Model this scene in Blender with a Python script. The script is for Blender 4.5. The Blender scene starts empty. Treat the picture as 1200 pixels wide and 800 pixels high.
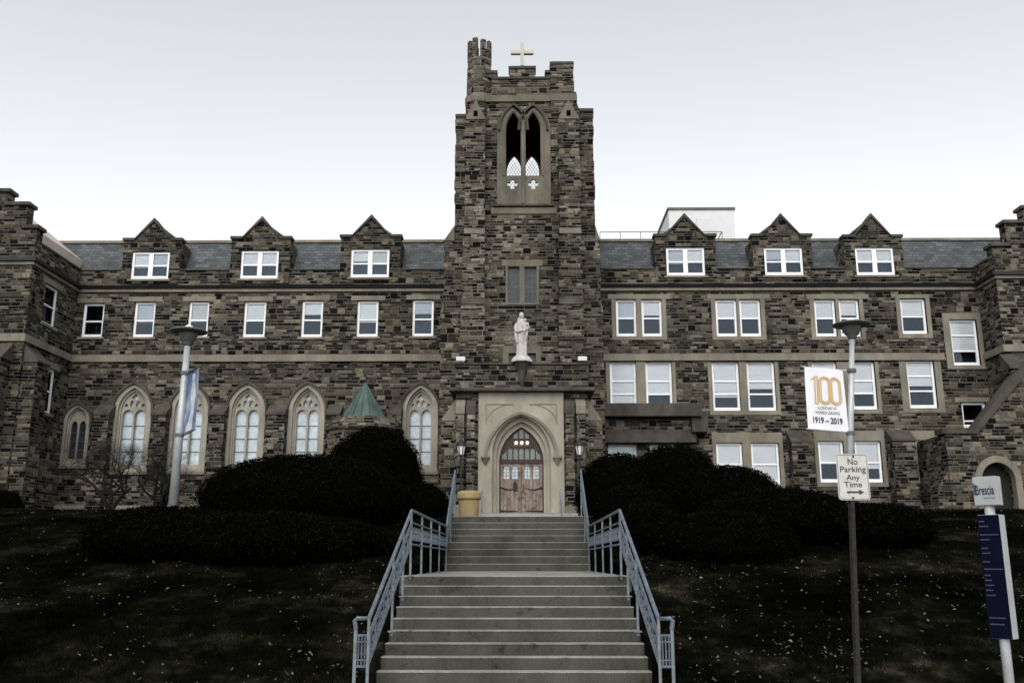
import bpy, bmesh, math, random
import numpy as np
from mathutils import Vector, Matrix, noise
from mathutils.geometry import delaunay_2d_cdt

R = random.Random(11)
SC = bpy.context.scene
COL = SC.collection

# ------------------------------------------------------------------ camera
EYE = Vector((0.0, 0.0, 2.0))
F = 1100.0
PITCH = math.atan(257 / 1100.0)
YAW = 0.0100
cam = bpy.data.cameras.new('camera')
cam.sensor_width = 36.0
cam.lens = 36.0 * F / 1200.0
cam.clip_end = 3000
cam_o = bpy.data.objects.new('camera', cam)
COL.objects.link(cam_o)
cam_o.location = EYE
cam_o.rotation_euler = (math.pi / 2 + PITCH, 0, YAW)
SC.camera = cam_o
SC.render.resolution_x, SC.render.resolution_y = 1024, 682

# ------------------------------------------------------------------ sky and sun (even white overcast)
SUN_EL, SUN_AZ = math.radians(44), math.radians(186)      # azimuth clockwise from +Y
world = bpy.data.worlds.new('World')
SC.world = world
world.use_nodes = True
wn = world.node_tree
wn.nodes.clear()
sky = wn.nodes.new('ShaderNodeTexSky')
sky.sky_type = 'NISHITA'
sky.sun_disc = False
sky.sun_elevation = SUN_EL
sky.sun_rotation = SUN_AZ
sky.air_density = 1.0
sky.dust_density = 1.8
sky.ozone_density = 1.0
hs = wn.nodes.new('ShaderNodeHueSaturation')
hs.inputs['Saturation'].default_value = 0.13
hs.inputs['Value'].default_value = 1.0
wn.links.new(sky.outputs[0], hs.inputs['Color'])
bg = wn.nodes.new('ShaderNodeBackground')
bg.inputs['Strength'].default_value = 0.15
wn.links.new(hs.outputs[0], bg.inputs['Color'])
wo = wn.nodes.new('ShaderNodeOutputWorld')
wn.links.new(bg.outputs[0], wo.inputs['Surface'])
sun = bpy.data.lights.new('sun', 'SUN')
sun.energy = 0.5
sun.angle = math.radians(40)
sun.color = (1.0, 0.96, 0.9)
sun_o = bpy.data.objects.new('sun', sun)
COL.objects.link(sun_o)
d = Vector((math.sin(SUN_AZ) * math.cos(SUN_EL), math.cos(SUN_AZ) * math.cos(SUN_EL), math.sin(SUN_EL)))
sun_o.rotation_euler = d.to_track_quat('Z', 'Y').to_euler()
sun_o.location = (0, 0, 60)
SC.view_settings.view_transform = 'Standard'
SC.view_settings.look = 'None'
SC.view_settings.gamma = 1.0
SC.view_settings.exposure = 0.80

# ------------------------------------------------------------------ measuring: photograph pixel -> point on the plane y = Y
CR = Matrix.Rotation(YAW, 3, 'Z') @ Matrix.Rotation(math.pi / 2 + PITCH, 3, 'X')


def at(px, py, Y):
    v = CR @ Vector(((px - 600) / F, -(py - 400) / F, -1))
    t = (Y - EYE.y) / v.y
    p = EYE + v * t
    return p.x, p.z


def rect(l, r, t, b, Y):
    my, mx = (t + b) / 2, (l + r) / 2
    return at(l, my, Y)[0], at(r, my, Y)[0], at(mx, b, Y)[1], at(mx, t, Y)[1]


def zz(px, py, Y):
    return at(px, py, Y)[1]


# ------------------------------------------------------------------ mesh helpers
def inside(p, poly):
    x, y = p
    c = False
    n = len(poly)
    for i in range(n):
        x1, y1 = poly[i]
        x2, y2 = poly[(i + 1) % n]
        if (y1 > y) != (y2 > y) and x < (x2 - x1) * (y - y1) / (y2 - y1) + x1:
            c = not c
    return c


def world_loc(o):
    v = Vector((0, 0, 0))
    while o:
        v += o.location
        o = o.parent
    return v


class MB:
    def __init__(self):
        self.v, self.f = [], []

    def add(self, vs, fs):
        n = len(self.v)
        self.v += [tuple(p) for p in vs]
        self.f += [tuple(i + n for i in f) for f in fs]
        return self

    def box(self, x0, x1, y0, y1, z0, z1):
        return self.add([(x0, y0, z0), (x1, y0, z0), (x1, y1, z0), (x0, y1, z0),
                         (x0, y0, z1), (x1, y0, z1), (x1, y1, z1), (x0, y1, z1)],
                        [(0, 3, 2, 1), (4, 5, 6, 7), (0, 1, 5, 4), (1, 2, 6, 5), (2, 3, 7, 6), (3, 0, 4, 7)])

    def hexa(self, p):      # 8 points: bottom ring then top ring
        return self.add(p, [(0, 3, 2, 1), (4, 5, 6, 7), (0, 1, 5, 4), (1, 2, 6, 5), (2, 3, 7, 6), (3, 0, 4, 7)])

    def panel(self, outer, holes, d0, d1, fm=None):
        fm = fm or (lambda u, z, d: (u, d, z))
        loops = [outer] + list(holes)
        pts, edges = [], []
        for lp in loops:
            n = len(pts)
            pts += [Vector(p) for p in lp]
            edges += [(n + i, n + (i + 1) % len(lp)) for i in range(len(lp))]
        vv, ee, ff, *_ = delaunay_2d_cdt(pts, edges, [], 0, 1e-5)
        tris = []
        for f in ff:
            c = sum((vv[i] for i in f), Vector((0, 0))) / len(f)
            if inside(c, outer) and not any(inside(c, h) for h in holes):
                tris.append(f)
        self.add([fm(p[0], p[1], d0) for p in vv], tris)
        self.add([fm(p[0], p[1], d1) for p in vv], [tuple(reversed(t)) for t in tris])
        for lp in loops:
            n = len(lp)
            self.add([fm(p[0], p[1], d0) for p in lp] + [fm(p[0], p[1], d1) for p in lp],
                     [(i, (i + 1) % n, n + (i + 1) % n, n + i) for i in range(n)])
        return self

    def tube(self, pts, r, n=8, cap=True):
        pts = [Vector(p) for p in pts]
        rs = r if isinstance(r, (list, tuple)) else [r] * len(pts)
        rings = []
        up = None
        for i, p in enumerate(pts):
            t = (pts[min(i + 1, len(pts) - 1)] - pts[max(i - 1, 0)]).normalized()
            if up is None:
                a = Vector((1, 0, 0)) if abs(t.x) < .9 else Vector((0, 1, 0))
                up = t.cross(a).normalized()
            up = (up - t * up.dot(t)).normalized()
            s = t.cross(up)
            rings.append([p + (up * math.cos(2 * math.pi * k / n) + s * math.sin(2 * math.pi * k / n)) * rs[i] for k in range(n)])
        vs = [q for rg in rings for q in rg]
        fs = []
        for i in range(len(pts) - 1):
            for k in range(n):
                fs.append((i * n + k, i * n + (k + 1) % n, (i + 1) * n + (k + 1) % n, (i + 1) * n + k))
        if cap:
            fs.append(tuple(reversed(range(n))))
            fs.append(tuple(range((len(pts) - 1) * n, len(pts) * n)))
        return self.add(vs, fs)

    def lathe(self, prof, c=(0, 0, 0), n=24, sx=1, sy=1, ph=0.0):
        vs, fs = [], []
        for r, z in prof:
            for k in range(n):
                a = 2 * math.pi * k / n + ph
                vs.append((c[0] + r * sx * math.cos(a), c[1] + r * sy * math.sin(a), c[2] + z))
        m = len(prof)
        for i in range(m - 1):
            for k in range(n):
                fs.append((i * n + k, i * n + (k + 1) % n, (i + 1) * n + (k + 1) % n, (i + 1) * n + k))
        fs.append(tuple(reversed(range(n))))
        fs.append(tuple(range((m - 1) * n, m * n)))
        return self.add(vs, fs)

    def ball(self, c, rx, ry, rz, n=12, m=8):
        return self.lathe([(max(.001, math.sin(math.pi * i / m)), -math.cos(math.pi * i / m) * rz) for i in range(m + 1)], c, n, rx, ry)

    def build(self, name, m, parent=None, smooth=False, loc=None, bevel=0):
        off = world_loc(parent) if parent else Vector(loc or (0, 0, 0))
        me = bpy.data.meshes.new(name)
        me.from_pydata([Vector(p) - off for p in self.v], [], self.f)
        b = bmesh.new()
        b.from_mesh(me)
        bmesh.ops.remove_doubles(b, verts=b.verts, dist=1e-4)
        bmesh.ops.recalc_face_normals(b, faces=b.faces)
        b.to_mesh(me)
        b.free()
        if smooth:
            me.polygons.foreach_set('use_smooth', [True] * len(me.polygons))
        me.materials.append(m)
        o = bpy.data.objects.new(name, me)
        COL.objects.link(o)
        if parent:
            o.parent = parent
        else:
            o.location = off
        if bevel:
            md = o.modifiers.new('bevel', 'BEVEL')
            md.width = bevel
            md.segments = 2
            md.limit_method = 'ANGLE'
        return o


def empty(name, loc, label, cat, group=None):
    o = bpy.data.objects.new(name, None)
    o.empty_display_size = .3
    COL.objects.link(o)
    o.location = loc
    return tag(o, label, cat, group)


def tag(o, label, cat, group=None):
    o['label'] = label
    o['category'] = cat
    if group:
        o['group'] = group
    return o


def struct(o, kind='structure'):
    o['kind'] = kind
    return o


def arch(cx, z0, w, zs, za, n=9):
    """pointed arch outline: half width w, springing zs, apex za, foot z0 (counter clockwise from foot right)"""
    h = za - zs
    r = (w * w + h * h) / (2 * w)
    pts = [(cx - w, z0), (cx + w, z0)]
    a1 = math.asin(min(1, h / r))
    for i in range(n + 1):
        a = a1 * i / n
        pts.append((cx + w - r + r * math.cos(a), zs + r * math.sin(a)))
    for i in range(n - 1, -1, -1):
        a = a1 * i / n
        pts.append((cx - w + r - r * math.cos(a), zs + r * math.sin(a)))
    return pts


def arch_ring(cx, z0, wo, wi, zs, zao, zai, n=9):
    """an arch-shaped band: outer outline, then back along the inner one"""
    o = arch(cx, z0, wo, zs, zao, n)[1:] + [(cx - wo, z0)]
    i = arch(cx, z0, wi, zs, zai, n)[1:] + [(cx - wi, z0)]
    return o + i[::-1]


def rpoly(x0, x1, z0, z1):
    return [(x0, z0), (x1, z0), (x1, z1), (x0, z1)]


# ------------------------------------------------------------------ materials
class NT:
    def __init__(self, name):
        self.m = bpy.data.materials.new(name)
        self.m.use_nodes = True
        self.t = self.m.node_tree
        self.t.nodes.clear()
        self.out = self.t.nodes.new('ShaderNodeOutputMaterial')
        self.b = self.t.nodes.new('ShaderNodeBsdfPrincipled')
        self.t.links.new(self.b.outputs[0], self.out.inputs[0])

    def n(self, ty, **kw):
        nd = self.t.nodes.new(ty)
        for k, v in kw.items():
            setattr(nd, k, v)
        return nd

    def l(self, a, b):
        self.t.links.new(a, b)

    def put(self, sock, v):
        if hasattr(v, 'is_output') or hasattr(v, 'links'):
            self.l(v, sock)
        else:
            sock.default_value = v

    def math(self, op, a, b=0.0, c=0.0):
        nd = self.n('ShaderNodeMath', operation=op)
        for s, v in zip(nd.inputs, (a, b, c)):
            self.put(s, v)
        return nd.outputs[0]

    def mixf(self, f, a, b):
        nd = self.n('ShaderNodeMix', data_type='FLOAT')
        self.put(nd.inputs[0], f)
        self.put(nd.inputs[2], a)
        self.put(nd.inputs[3], b)
        return nd.outputs[0]

    def mixc(self, f, a, b, bt='MIX'):
        nd = self.n('ShaderNodeMix', data_type='RGBA', blend_type=bt)
        self.put(nd.inputs[0], f)
        for s, v in ((nd.inputs[6], a), (nd.inputs[7], b)):
            if isinstance(v, tuple):
                s.default_value = (*v, 1)
            else:
                self.l(v, s)
        return nd.outputs[2]

    def ramp(self, f, stops, interp='LINEAR'):
        nd = self.n('ShaderNodeValToRGB')
        cr = nd.color_ramp
        cr.interpolation = interp
        while len(cr.elements) < len(stops):
            cr.elements.new(.5)
        for e, (p, c) in zip(cr.elements, stops):
            e.position = p
            e.color = (*c, 1) if isinstance(c, tuple) else (c, c, c, 1)
        self.put(nd.inputs[0], f)
        return nd.outputs[0]

    def noise(self, vec, scale, detail=3, rough=.6, dim='3D'):
        nd = self.n('ShaderNodeTexNoise', noise_dimensions=dim)
        if vec is not None:
            self.l(vec, nd.inputs['Vector'])
        nd.inputs['Scale'].default_value = scale
        nd.inputs['Detail'].default_value = detail
        nd.inputs['Roughness'].default_value = rough
        return nd.outputs[0]

    def pos(self):
        return self.n('ShaderNodeNewGeometry').outputs['Position']

    def bump(self, h, s, d=.02):
        nd = self.n('ShaderNodeBump')
        nd.inputs['Strength'].default_value = s
        nd.inputs['Distance'].default_value = d
        self.l(h, nd.inputs['Height'])
        self.l(nd.outputs[0], self.b.inputs['Normal'])

    def base(self, c, rough=.8, metal=0, spec=.3):
        if isinstance(c, tuple):
            self.b.inputs['Base Color'].default_value = (*c, 1)
        else:
            self.l(c, self.b.inputs['Base Color'])
        self.put(self.b.inputs['Roughness'], rough)
        self.b.inputs['Metallic'].default_value = metal
        self.b.inputs['Specular IOR Level'].default_value = spec
        return self.m


def combine(t, x, y, z):
    nd = t.n('ShaderNodeCombineXYZ')
    for s, v in zip(nd.inputs, (x, y, z)):
        t.put(s, v)
    return nd.outputs[0]


def white(t, vec):
    nd = t.n('ShaderNodeTexWhiteNoise', noise_dimensions='3D')
    t.l(vec, nd.inputs['Vector'])
    return nd.outputs['Value']


def stone_material(name, stops, rowh=.120, bl=.40, mortar=(.16, .15, .128), mw=.018, bump=.6):
    t = NT(name)
    g = t.n('ShaderNodeNewGeometry')
    sp = t.n('ShaderNodeSeparateXYZ')
    t.l(g.outputs['Position'], sp.inputs[0])
    sn = t.n('ShaderNodeSeparateXYZ')
    t.l(g.outputs['True Normal'], sn.inputs[0])
    X, Y, Z = sp.outputs
    u = t.math('SUBTRACT', t.math('MULTIPLY', Y, sn.outputs[0]), t.math('MULTIPLY', X, sn.outputs[1]))
    n1 = t.n('ShaderNodeTexNoise', noise_dimensions='1D')
    t.l(Z, n1.inputs['W'])
    n1.inputs['Scale'].default_value = 1.3
    n1.inputs['Detail'].default_value = 1
    zr = t.math('ADD', t.math('DIVIDE', Z, rowh), t.math('MULTIPLY', n1.outputs[0], 2.2))
    row, fz = t.math('FLOOR', zr), t.math('FRACT', zr)
    rr = white(t, combine(t, row, 3.3, 0.0))
    n2 = t.noise(combine(t, u, t.math('MULTIPLY', row, 7.37), 0.0), 1.6, 1)
    ur = t.math('ADD', t.math('DIVIDE', u, t.math('MULTIPLY', t.math('ADD', t.math('MULTIPLY', rr, .9), .6), bl)),
                t.math('ADD', t.math('MULTIPLY', rr, 37.0), t.math('MULTIPLY', n2, 2.0)))
    col, fu = t.math('FLOOR', ur), t.math('FRACT', ur)
    v1 = white(t, combine(t, row, col, 0.0))
    zr2 = t.math('MULTIPLY', zr, .5)
    row2, fz2 = t.math('FLOOR', zr2), t.math('FRACT', zr2)
    r2 = white(t, combine(t, row2, 9.1, 0.0))
    ur2 = t.math('ADD', t.math('DIVIDE', u, bl * .85), t.math('MULTIPLY', r2, 51.0))
    col2, fu2 = t.math('FLOOR', ur2), t.math('FRACT', ur2)
    sel = t.math('GREATER_THAN', white(t, combine(t, row2, col2, 5.0)), .76)
    val = t.mixf(sel, v1, white(t, combine(t, row2, col2, 8.0)))

    def edge(f, w):
        return t.math('MULTIPLY', t.math('MINIMUM', f, t.math('SUBTRACT', 1.0, f)), w)
    d1 = t.math('MINIMUM', edge(fz, rowh), edge(fu, bl))
    d2 = t.math('MINIMUM', edge(fz2, rowh * 2), edge(fu2, bl * .85))
    dd = t.mixf(sel, d1, d2)
    mr = t.n('ShaderNodeMapRange')
    t.l(dd, mr.inputs[0])
    mr.inputs[1].default_value = mw * .4
    mr.inputs[2].default_value = mw
    mr.inputs[3].default_value = 1
    mr.inputs[4].default_value = 0
    mort = mr.outputs[0]
    fine = t.noise(g.outputs['Position'], 9, 4, .7)
    big = t.noise(g.outputs['Position'], .35, 4, .65)
    c = t.ramp(val, stops)
    c = t.mixc(1.0, c, t.ramp(fine, [(.28, .45), (.72, 1.55)]), 'MULTIPLY')
    c = t.mixc(t.math('MULTIPLY', mort, .85), c, mortar)
    c = t.mixc(1.0, c, t.ramp(big, [(.3, .55), (.7, 1.25)]), 'MULTIPLY')
    t.base(c, .92, 0, .15)
    h = t.math('ADD', t.math('MULTIPLY', t.math('SUBTRACT', 1.0, mort), t.math('ADD', .7, t.math('MULTIPLY', val, .5))), t.math('MULTIPLY', fine, .5))
    t.bump(h, bump, .04)
    return t.m


def plain(name, c, rough=.7, var=.25, scale=6, bump=.15, metal=0, spec=.3, streak=False, c2=None):
    t = NT(name)
    p = t.pos()
    if streak:
        mp = t.n('ShaderNodeMapping')
        t.l(p, mp.inputs[0])
        mp.inputs['Scale'].default_value = (.6, .6, .3)
        p2 = mp.outputs[0]
    else:
        p2 = p
    n = t.noise(p2, scale, 5, .65)
    lo = c2 or tuple(x * (1 - var) for x in c)
    hi = tuple(min(1, x * (1 + var)) for x in c)
    cc = t.ramp(n, [(.3, lo), (.7, hi)])
    t.base(cc, rough, metal, spec)
    if bump:
        t.bump(t.noise(p, scale * 5, 3), bump, .01)
    return t.m


M = {}
M['stone'] = stone_material('rubble_stone', [(0, (.0025, .0021, .0017)), (.23, (.005, .0042, .0034)), (.31, (.020, .0165, .0122)), (.5, (.048, .0408, .0298)), (.75, (.094, .081, .060)), (1, (.19, .168, .13))], bump=1.0)
M['stone_tower'] = stone_material('rubble_stone_of_tower', [(0, (.0025, .0021, .0017)), (.20, (.005, .0043, .0036)), (.27, (.023, .0193, .0146)), (.48, (.060, .052, .039)), (.75, (.112, .099, .075)), (1, (.225, .203, .16))], mortar=(.19, .175, .145), mw=.019, bump=1.0)
M['lime_tower'] = plain('sooty_tower_limestone', (.135, .122, .096), .9, .4, 2.0, .3, spec=.15, streak=True)
M['lime'] = plain('weathered_limestone', (.185, .168, .134), .9, .35, 2.2, .2, spec=.15, streak=True, c2=(.13, .118, .095))
M['lime_pale'] = plain('pale_limestone', (.30, .28, .228), .9, .22, 2.0, .15, spec=.15, streak=True, c2=(.22, .20, .165))
M['lime_dark'] = plain('sooty_limestone', (.066, .06, .05), .9, .45, 2.5, .2, spec=.15, streak=True)
def concrete_material(name, c):
    t = NT(name)
    p = t.pos()
    mp = t.n('ShaderNodeMapping')
    t.l(p, mp.inputs[0])
    mp.inputs['Scale'].default_value = (1, 1, .35)
    big = t.noise(mp.outputs[0], 1.1, 5, .7)
    spots = t.noise(p, 3.4, 5, .75)
    grain = t.noise(p, 55, 3, .8)
    k = t.ramp(big, [(.3, .62), (.5, 1.0), (.7, 1.3)])
    k = t.mixc(1.0, k, t.ramp(grain, [(.3, .62), (.7, 1.38)]), 'MULTIPLY')
    k = t.mixc(1.0, k, t.ramp(spots, [(.30, .38), (.42, 1.0), (.7, 1.1)]), 'MULTIPLY')
    k = t.mixc(1.0, k, c, 'MULTIPLY')
    t.base(k, .95, 0, .1)
    t.bump(grain, .4, .01)
    return t.m


M['concrete'] = concrete_material('step_concrete', (.066, .0645, .0545))
M['lit_tread'] = concrete_material('sky_lit_tread_concrete', (.225, .225, .205))  # paler than the risers: sky light on the step tops put into the colour
M['concrete_pale'] = plain('pale_concrete', (.30, .295, .275), .9, .2, 2.5, .2, spec=.15)
M['white'] = plain('white_window_paint', (.87, .87, .87), .5, .05, 3, 0)
M['white_metal'] = plain('white_sheet_metal', (.62, .63, .63), .5, .08, .6, 0)
M['blind'] = plain('window_blind', (.90, .885, .86), .8, .05, 1.5, 0)
M['blind_grey'] = plain('grey_blind', (.62, .65, .68), .8, .08, 1.5, 0)
M['blind_cream'] = plain('cream_blind', (.72, .70, .65), .8, .08, 1.5, 0)
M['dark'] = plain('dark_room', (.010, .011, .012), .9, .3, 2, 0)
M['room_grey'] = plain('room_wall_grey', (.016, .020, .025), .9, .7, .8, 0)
M['black_metal'] = plain('black_iron', (.012, .012, .013), .5, .3, 8, 0)
M['galv'] = plain('galvanised_steel', (.42, .44, .45), .45, .15, 4, .05, metal=.25)
M['lamp_dark'] = plain('weathered_lamp_metal', (.10, .105, .10), .6, .3, 5, .05)
M['rail'] = plain('blue_grey_rail_paint', (.098, .128, .165), .5, .4, 9, .2, c2=(.07, .078, .085))
M['rail_old'] = plain('weathered_rail_paint', (.16, .18, .195), .6, .35, 9, .1)
M['copper'] = plain('green_copper', (.068, .100, .090), .75, .45, 2.2, .2, streak=True)
M['yellow'] = plain('yellow_plastic', (.28, .215, .105), .6, .15, 5, .05)
M['statue'] = plain('statue_stone', (.44, .415, .39), .85, .18, 6, .15)
M['sign_white'] = plain('sign_white', (.72, .72, .72), .4, .06, 4, 0)
M['sign_grey'] = plain('faded_sign_white', (.50, .48, .45), .5, .12, 14, 0)
M['sign_ink'] = plain('faded_sign_ink', (.055, .045, .042), .6, .2, 10, 0)
M['navy'] = plain('navy_sign', (.0022, .003, .013), .8, .1, 4, 0, spec=.05)
M['navy_ink'] = plain('navy_print', (.02, .025, .06), .6, .1, 4, 0)
M['navy_text'] = plain('pale_blue_print', (.045, .055, .09), .6, .1, 4, 0)
M['gold'] = plain('gold_print', (.52, .37, .17), .6, .08, 5, 0)
M['banner'] = plain('white_banner_cloth', (.74, .74, .77), .8, .05, 2, 0)
M['post'] = plain('rusty_sign_post', (.016, .0145, .013), .8, .5, 20, .1)
M['lattice'] = plain('belfry_lattice', (.45, .46, .46), .6, .1, 5, 0)
M['bark'] = plain('dark_bark', (.009, .0075, .006), .95, .4, 10, .4, streak=True)


def glass_material(name, tint, mixv):
    t = NT(name)
    t.t.nodes.remove(t.b)
    tr = t.n('ShaderNodeBsdfTransparent')
    tr.inputs[0].default_value = (*tint, 1)
    gl = t.n('ShaderNodeBsdfGlossy')
    gl.inputs['Roughness'].default_value = .03
    gl.inputs['Color'].default_value = (.36, .44, .53, 1)
    fr = t.n('ShaderNodeFresnel')
    fr.inputs[0].default_value = 1.5
    n = t.noise(t.pos(), .9, 2)
    bp = t.n('ShaderNodeBump')
    bp.inputs['Strength'].default_value = .08
    t.l(n, bp.inputs['Height'])
    t.l(bp.outputs[0], gl.inputs['Normal'])
    ms = t.n('ShaderNodeMixShader')
    t.l(t.math('ADD', fr.outputs[0], mixv), ms.inputs[0])
    t.l(tr.outputs[0], ms.inputs[1])
    t.l(gl.outputs[0], ms.inputs[2])
    t.l(ms.outputs[0], t.out.inputs[0])
    return t.m


M['glass'] = glass_material('window_glass', (.98, .99, 1.0), .0)
M['leaded'] = plain('leaded_pale_glass', (.42, .49, .53), .18, .25, 4, .1, spec=.6)
M['leaded_mid'] = plain('transom_glass', (.13, .14, .135), .2, .4, 4, .1, spec=.5)
M['leaded_dark'] = plain('leaded_dark_glass', (.028, .036, .046), .25, .6, 3, .1, spec=.3)


def slate_material():
    t = NT('roof_slate')
    sp = t.n('ShaderNodeSeparateXYZ')
    t.l(t.pos(), sp.inputs[0])
    br = t.n('ShaderNodeTexBrick')
    t.l(combine(t, sp.outputs[0], sp.outputs[2], 0.0), br.inputs['Vector'])
    br.inputs['Scale'].default_value = 1
    br.inputs['Brick Width'].default_value = .32
    br.inputs['Row Height'].default_value = .16
    br.inputs['Mortar Size'].default_value = .012
    br.inputs['Color1'].default_value = (.036, .041, .044, 1)
    br.inputs['Color2'].default_value = (.088, .099, .103, 1)
    br.inputs['Mortar'].default_value = (.02, .023, .025, 1)
    n = t.noise(t.pos(), .8, 4)
    c = t.mixc(1.0, br.outputs[0], t.ramp(n, [(.3, .65), (.7, 1.35)]), 'MULTIPLY')
    t.base(c, .65, 0, .4)
    t.bump(br.outputs['Fac'], -.5, .02)
    return t.m


M['slate'] = slate_material()


def wood_material():
    t = NT('weathered_door_wood')
    sp = t.n('ShaderNodeSeparateXYZ')
    t.l(t.pos(), sp.inputs[0])
    pl = t.math('FRACT', t.math('MULTIPLY', sp.outputs[0], 7.5))
    seam = t.math('LESS_THAN', pl, .07)
    mp = t.n('ShaderNodeMapping')
    t.l(t.pos(), mp.inputs[0])
    mp.inputs['Scale'].default_value = (9, 1, 1.2)
    n = t.noise(mp.outputs[0], 1.5, 5, .7)
    c = t.ramp(n, [(.3, (.10, .072, .058)), (.5, (.22, .172, .145)), (.72, (.315, .27, .225))])
    blot = t.noise(t.pos(), 4, 4, .7)
    c = t.mixc(t.ramp(blot, [(.5, 0.0), (.66, .8)]), c, (.06, .045, .038))
    c = t.mixc(seam, c, (.05, .035, .028))
    t.base(c, .75, 0, .2)
    return t.m


M['wood'] = wood_material()
M['old_door'] = plain('old_dark_door', (.012, .011, .010), .8, .3, 6, .1)
M['wood_dark'] = plain('dark_frame_wood', (.042, .024, .018), .6, .4, 8, .1)


def leaf_material(name, a, b, tip=None):
    t = NT(name)
    oi = t.n('ShaderNodeNewGeometry')
    n = t.noise(t.pos(), 2.2, 4, .7)
    w = oi.outputs['Random Per Island']
    c = t.ramp(t.math('ADD', t.math('MULTIPLY', n, .6), t.math('MULTIPLY', w, .4)), [(.25, a), (.75, b)])
    if tip:
        c = t.mixc(t.math('GREATER_THAN', w, .965), c, tip)
    t.base(c, .95, 0, 0)
    return t.m


M['yew'] = leaf_material('yew_foliage', (.001, .0012, .0009), (.0055, .0058, .0038), (.010, .0105, .007))
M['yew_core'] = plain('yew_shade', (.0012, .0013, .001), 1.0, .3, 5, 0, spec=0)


def blade_material():
    t = NT('winter_grass')
    p = t.pos()
    n = t.math('ADD', t.math('MULTIPLY', t.noise(p, .55, 4, .7), .75), t.math('MULTIPLY', t.noise(p, 3.0, 3, .7), .25))
    c = t.ramp(n, [(.40, (.0012, .0014, .0008)), (.52, (.0045, .0047, .0028)), (.60, (.013, .0125, .0075)), (.68, (.055, .049, .031))])
    w = t.n('ShaderNodeNewGeometry').outputs['Random Per Island']
    c = t.mixc(1.0, c, t.ramp(w, [(0, .5), (1, 1.6)]), 'MULTIPLY')
    t.base(c, .95, 0, 0)
    return t.m


M['grassblade'] = blade_material()
M['leaf'] = leaf_material('dry_leaf', (.012, .011, .008), (.20, .185, .155))


def lawn_material():
    t = NT('lawn_soil')
    p = t.pos()
    n = t.noise(p, .55, 4, .7)
    n2 = t.noise(p, 3.0, 3, .7)
    c = t.ramp(t.math('ADD', t.math('MULTIPLY', n, .75), t.math('MULTIPLY', n2, .25)),
               [(.40, (.0008, .001, .0007)), (.52, (.003, .0031, .002)), (.60, (.011, .0105, .007)), (.68, (.045, .040, .027))])
    t.base(c, .95, 0, 0)
    t.bump(n2, .8, .05)
    return t.m


M['lawn'] = lawn_material()


def emit_material(name, c, s):
    t = NT(name)
    t.base(c, .5)
    t.b.inputs['Emission Color'].default_value = (*c, 1)
    t.b.inputs['Emission Strength'].default_value = s
    return t.m


M['bulb'] = emit_material('lit_bulb', (1, .74, .5), .9)
M['lantern_glass'] = emit_material('lit_lantern_glass', (.6, .6, .56), .05)


def blue_banner_material():
    t = NT('blue_photo_banner')
    p = t.pos()
    n = t.noise(p, 1.1, 3, .55)
    n2 = t.noise(p, 4, 3, .6)
    c = t.ramp(t.math('ADD', t.math('MULTIPLY', n, .8), t.math('MULTIPLY', n2, .2)),
               [(.3, (.05, .085, .20)), (.5, (.16, .22, .36)), (.62, (.34, .38, .48)), (.75, (.55, .55, .58))])
    t.base(c, .8)
    return t.m


M['banner_blue'] = blue_banner_material()

# ------------------------------------------------------------------ ground
SX0, SX1 = -1.83, 1.63           # width of the stairs
LAND = 1.77                      # landing level
NLOW, RL, TL, YL = 11, .14, .36, 15.3
YU, RU, TU, NUP = 22.6, .17, .31, 8
TERR = LAND + NUP * RU           # 3.13
YTOP = YU + (NUP - 1) * TU       # 24.77
DOORF = 3.66                     # floor in front of the door
PROF = [(-400, .25), (11.0, .25), (12.2, .72), (14, 1.20), (16, 1.66), (18, 2.08), (20, 2.48), (22, 2.84), (25, 3.24), (29, 3.50), (34, 3.74), (40, 4.06), (46, 4.1), (700, 4.1)]


def ground_h(x, y):
    for (a, ha), (b, hb) in zip(PROF, PROF[1:]):
        if a <= y <= b:
            k = (y - a) / (b - a)
            h = ha + (hb - ha) * k
            break
    else:
        h = 4.1
    if y > 11:
        h += .05 * noise.noise((x * .35, y * .35, 0)) + .02 * noise.noise((x * 1.3, y * 1.3, 4))
    near = max(0, 1 - max(0, abs(x + .1) - 2.6) / 4)
    if y > 23:
        lim = TERR - .02
        h = h + (min(h, lim) - h) * min(1, near * 1.6)
    return h


def stair_h(y):
    if y <= YL:
        i = math.floor((YL - y) / TL + 1e-6)
        return max(.25, LAND - RL * i) if i < NLOW else .25
    if y < YU:
        return LAND
    if y < YTOP:
        return LAND + RU * (1 + math.floor((y - YU) / TU + 1e-6))
    return TERR


xs = sorted(set([-700, -300, -120, -70, -45, 45, 70, 120, 300, 700, SX0 + .02, SX0 - .01, SX1 - .02, SX1 + .01] + [i * .5 for i in range(-60, 61)]))
ys = sorted(set([-400, -150, -60, -20, 0, 5, 11.0, 60, 100, 200, 400, 700] + [11 + i * .5 for i in range(1, 70)]))
gv, gf = [], []
for y in ys:
    for x in xs:
        if SX0 < x < SX1 and 11 <= y <= 34.5:
            z = min(stair_h(y) - .3, stair_h(y - .5) - .3, stair_h(y + .5) - .3)
        else:
            z = ground_h(x, y)
        gv.append((x, y, z))
nx = len(xs)
for j in range(len(ys) - 1):
    for i in range(nx - 1):
        gf.append((j * nx + i, j * nx + i + 1, (j + 1) * nx + i + 1, (j + 1) * nx + i))
g = MB()
g.v, g.f = gv, gf
go = g.build('ground', M['lawn'], smooth=True)
struct(go)
if sum(p.normal.z for p in list(go.data.polygons)[:50]) < 0:
    go.data.flip_normals()
pv = MB().box(-60, 60, 4.2, 10.4, .1, .262).build('pavement', M['concrete_pale'])
struct(pv)
pv2 = MB().box(SX0 - .4, SX1 + .4, 10.4, 11.6, .1, .264).build('path', M['concrete_pale'])
struct(pv2)
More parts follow.
